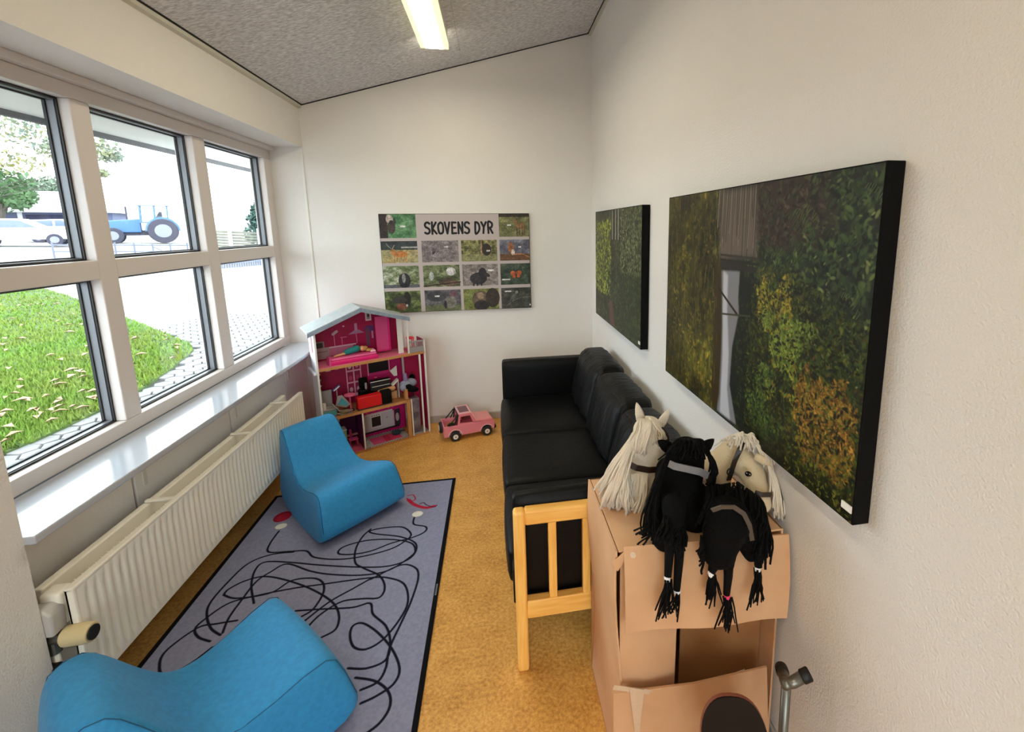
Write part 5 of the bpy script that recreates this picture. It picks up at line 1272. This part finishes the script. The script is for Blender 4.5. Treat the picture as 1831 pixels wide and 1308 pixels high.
part('tablet', MB().prism([(.10,.10,.50),(.15,.10,.535),(.158,.10,.52),(.108,.10,.487)], (0,1,0), .006).xf(hx), mat('blue_plastic', rgb(52,84,160), .3), t); part('screen', MB().prism([(.108,.0985,.498),(.148,.0985,.526),(.152,.0985,.518),(.113,.0985,.491)], (0,1,0), .0015).xf(hx), M['white'], t); part('support', MB().cyl(H(.13,.105,.328), H(.13,.105,.51), .004, 8), M['dhgrey'], t)
for i, (u, lab) in enumerate(((.15,'left olive toy shoe at the front edge of the middle storey'), (.185,'right mauve-soled toy shoe at the front edge of the middle storey'))):
    t = toy('toy_shoe', lab, 'toy shoe', u, .015, .328); t['group'] = 'toy shoes on the middle storey'
    part('upper', MB().capsule(H(u-.018,.018,.342), H(u+.012,.015,.346), .010, .012), mat('olive_shoe' if i == 0 else 'mauve_shoe', rgb(120,106,66) if i == 0 else rgb(130,100,100), .6), t, smooth=True); part('sole', hbox(u-.028,u+.024,.008,.028,.328,.335), M['dhgrey'], t)
t = toy('toy_dress', 'crumpled grey and black toy dress at the right of the middle storey', 'doll clothes', .64, .06, .328)
part('skirt', MB().ell(H(.625,.06,.44), (.05,.035,.032)).ell(H(.665,.06,.445), (.045,.03,.035)).ell(H(.60,.05,.42), (.03,.03,.03)), mat('grey_cloth', rgb(132,134,150), .8, bump=.6, bscale=30), t, smooth=True)
part('bodice', MB().capsule(H(.625,.06,.47), H(.622,.06,.52), .017, .013), mat('mauve_cloth', rgb(128,112,150), .8), t, smooth=True)
part('black_hem', MB().ell(H(.655,.03,.40), (.058,.02,.026), Matrix.Rotation(.15,3,'Y')).ell(H(.63,.03,.425), (.03,.02,.024)), M['blackplush'], t, smooth=True)
part('stand', hbox(.60,.62,.02,.06,.326,.41), M['dhmdf'], t)
t = toy('toy_bag', 'small black toy bag behind the crumpled toy dress', 'toy bag', .69, .1, .45)
part('bag', MB().ell(H(.685,.09,.48), (.024,.02,.024)), M['blackplush'], t, smooth=True); part('handle', MB().tube([H(.67,.09,.49), H(.685,.09,.52), H(.70,.09,.49)], .003, 6), M['rubber'], t, smooth=True); part('stand', MB().cyl(H(.685,.09,.32), H(.685,.09,.46), .006, 8), M['rubber'], t)
t = toy('toy_chest', 'mint green toy chest in the purple ground floor room', 'toy chest', .125, .12, .017)
part('body', hbox(.085,.168,.09,.16,.030,.165), mat('mint_plastic', rgb(150,196,140), .5), t, bevel=.005); part('lid', hbox(.083,.170,.088,.162,.165,.182), mat('mint_white', rgb(214,226,222), .5), t, bevel=.004); part('plinth', hbox(.088,.165,.093,.158,.017,.030), M['rubber'], t); part('strap', MB().tube([H(.10,.085,.186), H(.12,.083,.190), H(.135,.084,.17)], .005, 6), M['rubber'], t, smooth=True)
t = toy('toy_chair', 'pink toy chair and table in the purple ground floor room', 'toy chair', .21, .12, .017)
part('seat', hbox(.18,.245,.09,.14,.075,.083), M['dhdoor'], t); part('backrest', hbox(.195,.21,.135,.14,.083,.15), M['dhdoor'], t); part('table_edge', hbox(.178,.255,.14,.17,.095,.102), mat('rose_plastic', rgb(236,160,186), .4), t)
for u in (.185,.235):
    for v in (.095,.135): part('leg', hbox(u,u+.006,v,v+.006,.017,.075), M['dhdoor'], t)
t = toy('toy_glass', 'clear plastic toy glass at the front of the ground floor', 'toy cup', .28, .02, .017)
part('cup', MB().tube([H(.285,.012,.022), H(.285,.012,.028), H(.285,.012,.05), H(.285,.012,.075)], [.026,.006,.006,.016], 12), M['dhgrey'], t, smooth=True)
t = toy('toy_pan', 'dark teal toy pan on the printed kitchen floor', 'toy pan', .54, .14, .019)
part('pan', MB().tube([H(.54,.13,.019), H(.54,.13,.034)], [.034,.038], 16), mat('dark_teal', rgb(30,66,76), .4), t); part('handle', MB().cyl(H(.575,.13,.03), H(.61,.12,.032), .004, 8), M['rubber'], t)
t = toy('toy_stool', 'red toy stool on the balcony of the dollhouse', 'toy stool', .70, .09, .708)
part('seat', hbox(.665,.715,.06,.11,.80,.815), mat('coral_red', rgb(224,50,60), .5), t, bevel=.003)
for u in (.668,.706):
    for v in (.063,.102): part('leg', hbox(u,u+.006,v,v+.006,.708,.80), bpy.data.materials['coral_red'], t)

# ------------------------------------------------------------------ toy car
CO = Vector((-1.205, -.395, 0)); CD = Vector((.970, .243, 0)).normalized(); CN = Vector((-CD.y, CD.x, 0))
def K(p): return CO+CD*p.x+CN*p.y+Vector((0,0,p.z))
def kbox(*a): return MB().box(*a).xf(K)
M['carpink'] = mat('pink_car_plastic', rgb(222,128,142), .35, coat=.2)
M['carpale'] = mat('pale_pink_trim', rgb(232,176,182), .4)
M['carred'] = mat('dark_red_interior', rgb(128,26,48), .6)
tc_ = thing('toy_car', 'pink toy off-road car with white wheels on the floor by the back wall', 'toy car', CO+CD*.125)
Wd = .170
def arch(u0, r, k0=0): return [(u0+r*math.cos(a), .038+r*math.sin(a)) for a in [PI*k/8 for k in range(9)]]
side = [(-.085,.042),(-.055,.042)]+[(0-.052*math.cos(PI*k/8), .042+.052*math.sin(PI*k/8)) for k in range(1,8)]+[(.055,.042),(.198,.042)]+[(.253-.052*math.cos(PI*k/8), .042+.052*math.sin(PI*k/8)) for k in range(1,8)]+[(.307,.050),(.318,.062),(.318,.108),(.300,.122),(.150,.128),(-.085,.128)]
for v0 in (-.012, Wd-.006): part('body_side', MB().prism([(u, v0, z) for u, z in side], (0,1,0), .018).xf(K), M['carpink'], tc_, bevel=.003)
part('body_tub', kbox(-.08,.30,0,Wd-.01,.050,.062), M['carpale'], tc_)
part('tailgate', kbox(-.088,-.078,-.005,Wd+.005,.05,.135), M['carpink'], tc_, bevel=.003)
part('grille', kbox(.302,.316,0,Wd,.06,.115), M['carpink'], tc_, bevel=.003)
part('bonnet', MB().prism([(.150,.004,.128),(.310,.004,.120),(.296,.004,.140),(.155,.004,.150)], (0,1,0), Wd-.008).xf(K), mat('salmon_bonnet', rgb(232,148,146), .35), tc_, bevel=.004)
part('bumper', kbox(.312,.332,-.006,Wd+.006,.048,.072), M['rubber'], tc_, bevel=.004)
for v0 in (-.008, Wd-.004): part('window_frame', MB().prism([(.02,v0,.128),(.035,v0,.215),(.13,v0,.215),(.17,v0,.140),(.15,v0,.128),(.142,v0,.140),(.122,v0,.195),(.048,v0,.195),(.040,v0,.140),(.15,v0,.132),(.15,v0,.128)] , (0,1,0), .012).xf(K), M['carpink'], tc_)
part('roof', kbox(.030,.135,-.006,Wd+.006,.212,.220), M['carpale'], tc_, bevel=.003)
part('sun_roof', kbox(.045,.120,.02,Wd-.02,.2195,.2215), mat('smoky_panel', rgb(112,66,76), .3), tc_)
part('windscreen_frame', MB().tube([(.135,-.002,.214),(.172,-.002,.140)], .005, 8).xf(K), M['carpale'], tc_); part('windscreen_frame', MB().tube([(.135,Wd+.002,.214),(.172,Wd+.002,.140)], .005, 8).xf(K), M['carpale'], tc_)
part('interior', kbox(.03,.145,.012,Wd-.012,.062,.150), M['carred'], tc_); part('seat', kbox(.04,.07,.02,Wd-.02,.15,.19), M['carred'], tc_, bevel=.006)
for v in (-.002, Wd-.002): 
    part('roll_bar', MB().tube([(.020,v,.128),(.028,v,.20),(.034,v,.215)], .006, 8).xf(K), M['rubber'], tc_, smooth=True)
    part('roll_brace', MB().tube([(-.045,v,.130),(.024,v,.205)], .005, 8).xf(K), M['rubber'], tc_, smooth=True)
    part('roll_brace', MB().tube([(-.005,v,.130),(.026,v,.195)], .005, 8).xf(K), M['rubber'], tc_, smooth=True)
part('roll_bar', MB().tube([(.030,0,.212),(.030,Wd,.212)], .006, 8).xf(K), M['rubber'], tc_, smooth=True)
sw = part('spare_wheel', MB().tube([(-.110,Wd/2,.095),(-.104,Wd/2,.095),(-.092,Wd/2,.095),(-.086,Wd/2,.095)], [.040,.046,.046,.040], 24).xf(K), M['rubber'], tc_); part('hub', MB().tube([(-.113,Wd/2,.095),(-.109,Wd/2,.095)], .022, 16).xf(K), M['white'], sw)
for u in (0, .253):
    for v0, v1 in ((-.022,.014), (Wd-.014,Wd+.022)):
        w_ = part('wheel', MB().tube([(u,v0,.040),(u,v0+.006,.040),(u,v1-.006,.040),(u,v1,.040)], [.035,.040,.040,.035], 28).xf(K), M['rubber'], tc_)
        vo = v0-.002 if v0 < 0 else v1+.002; vi = v0+.004 if v0 < 0 else v1-.004
        part('hub', MB().tube([(u,vo,.040),(u,vi,.040)], .020, 18).xf(K), M['white'], w_); part('hub_centre', MB().tube([(u,vo-.002 if v0 < 0 else vo+.002,.040),(u,vi,.040)], .007, 12).xf(K), M['dhgrey'], w_)
for v in (-.014, Wd+.002):
    for u in (0,.253): part('wheel_arch', MB().tube([(u-.054*math.cos(PI*k/10), v+.006, .042+.054*math.sin(PI*k/10)) for k in range(11)], .006, 6).xf(K), M['carpale'], tc_, smooth=True)

# ------------------------------------------------------------------ things at the lower right
hd = thing('handlebar', 'grey steel tube handlebar with two black rubber grips beside the right wall', 'handlebar', (-.085,-3.03,0))
T0 = at(1406,1222,'y',-3.03); foot = Vector((T0.x+.004, -3.03, 0)); G1 = at(1447,1204,'y',-3.04); G1.x = min(G1.x, -.022); G2 = at(1397,1194,'y',-2.955)
part('stem', MB().tube([foot, Vector((T0.x+.002,-3.03,.2)), T0], .0125, 16), M['steel'], hd, smooth=True)
def arm(G):
    d = G-T0; return MB().tube([T0, T0+d*.3+Vector((0,0,-.004)), T0+d*.72], [.0135,.0145,.0145], 16)
for G in (G1, G2):
    a_ = part('bar', arm(G), M['steel'], hd, smooth=True); d = G-T0
    part('grip', MB().tube([T0+d*.66, T0+d*.70, T0+d*1.0, T0+d*1.04], [.015,.0175,.0175,.014], 16), M['rubber'], a_, smooth=True)
part('elbow', MB().ell(T0, .0155), M['steel'], hd, smooth=True)
part('foot_plate', MB().cyl((foot.x,foot.y,0), (foot.x,foot.y,.012), .035, 18), M['rubber'], hd)
ch = thing('child_chair', 'dark rounded wooden chair back with reddish edge in front of the cardboard box', 'chair', (-.27,-3.10,0))
cc_ = at(1316,1342,'y',-3.08); ux = Vector((.955,-.22,.0)).normalized(); uz = Vector((-.04,.20,.98)).normalized(); un_ = ux.cross(uz).normalized()
def oval(k, a, b, off): return [cc_+ux*(a*math.copysign(abs(math.cos(t))**.8, math.cos(t)))+uz*(b*math.copysign(abs(math.sin(t))**.85, math.sin(t)))+un_*off for t in [2*PI*i/k for i in range(k)]]
if un_.y < 0: un_ = -un_
bo = part('backrest', MB().prism(oval(40,.086,.135,0), un_, .004), M['darkwood'], ch)
part('ply_edge', MB().prism(oval(40,.087,.136,.004), un_, .010), M['redrim'], bo)
for sx in (-.052, .046):
    p0 = cc_+ux*sx+uz*(-.05); part('screw_cap', MB().tube([p0-un_*.004, p0+un_*.001], .007, 12), M['whitetag'], bo)
    pts_ = [cc_+ux*sx+uz*(-.02)+un_*.022, cc_+ux*sx+uz*(-.13)+un_*.022, Vector(((cc_+ux*sx).x, (cc_+ux*sx).y+.02, 0))]
    part('leg', MB().tube(pts_, .010, 12), M['steel'], ch, smooth=True)
sp_ = cc_+uz*(-.13); part('seat', MB().prism([Vector((sp_.x-.10, sp_.y-.02, .16)), Vector((sp_.x+.08, sp_.y-.06, .16)), Vector((sp_.x+.05, sp_.y-.22, .16)), Vector((sp_.x-.13, sp_.y-.18, .16))], (0,0,1), .012), M['darkwood'], ch, bevel=.004)
for dx, dy in ((-.10,-.17),(.03,-.20)): part('leg', MB().tube([Vector((sp_.x+dx, sp_.y+dy, .16)), Vector((sp_.x+dx, sp_.y+dy, 0))], .010, 12), M['steel'], ch)
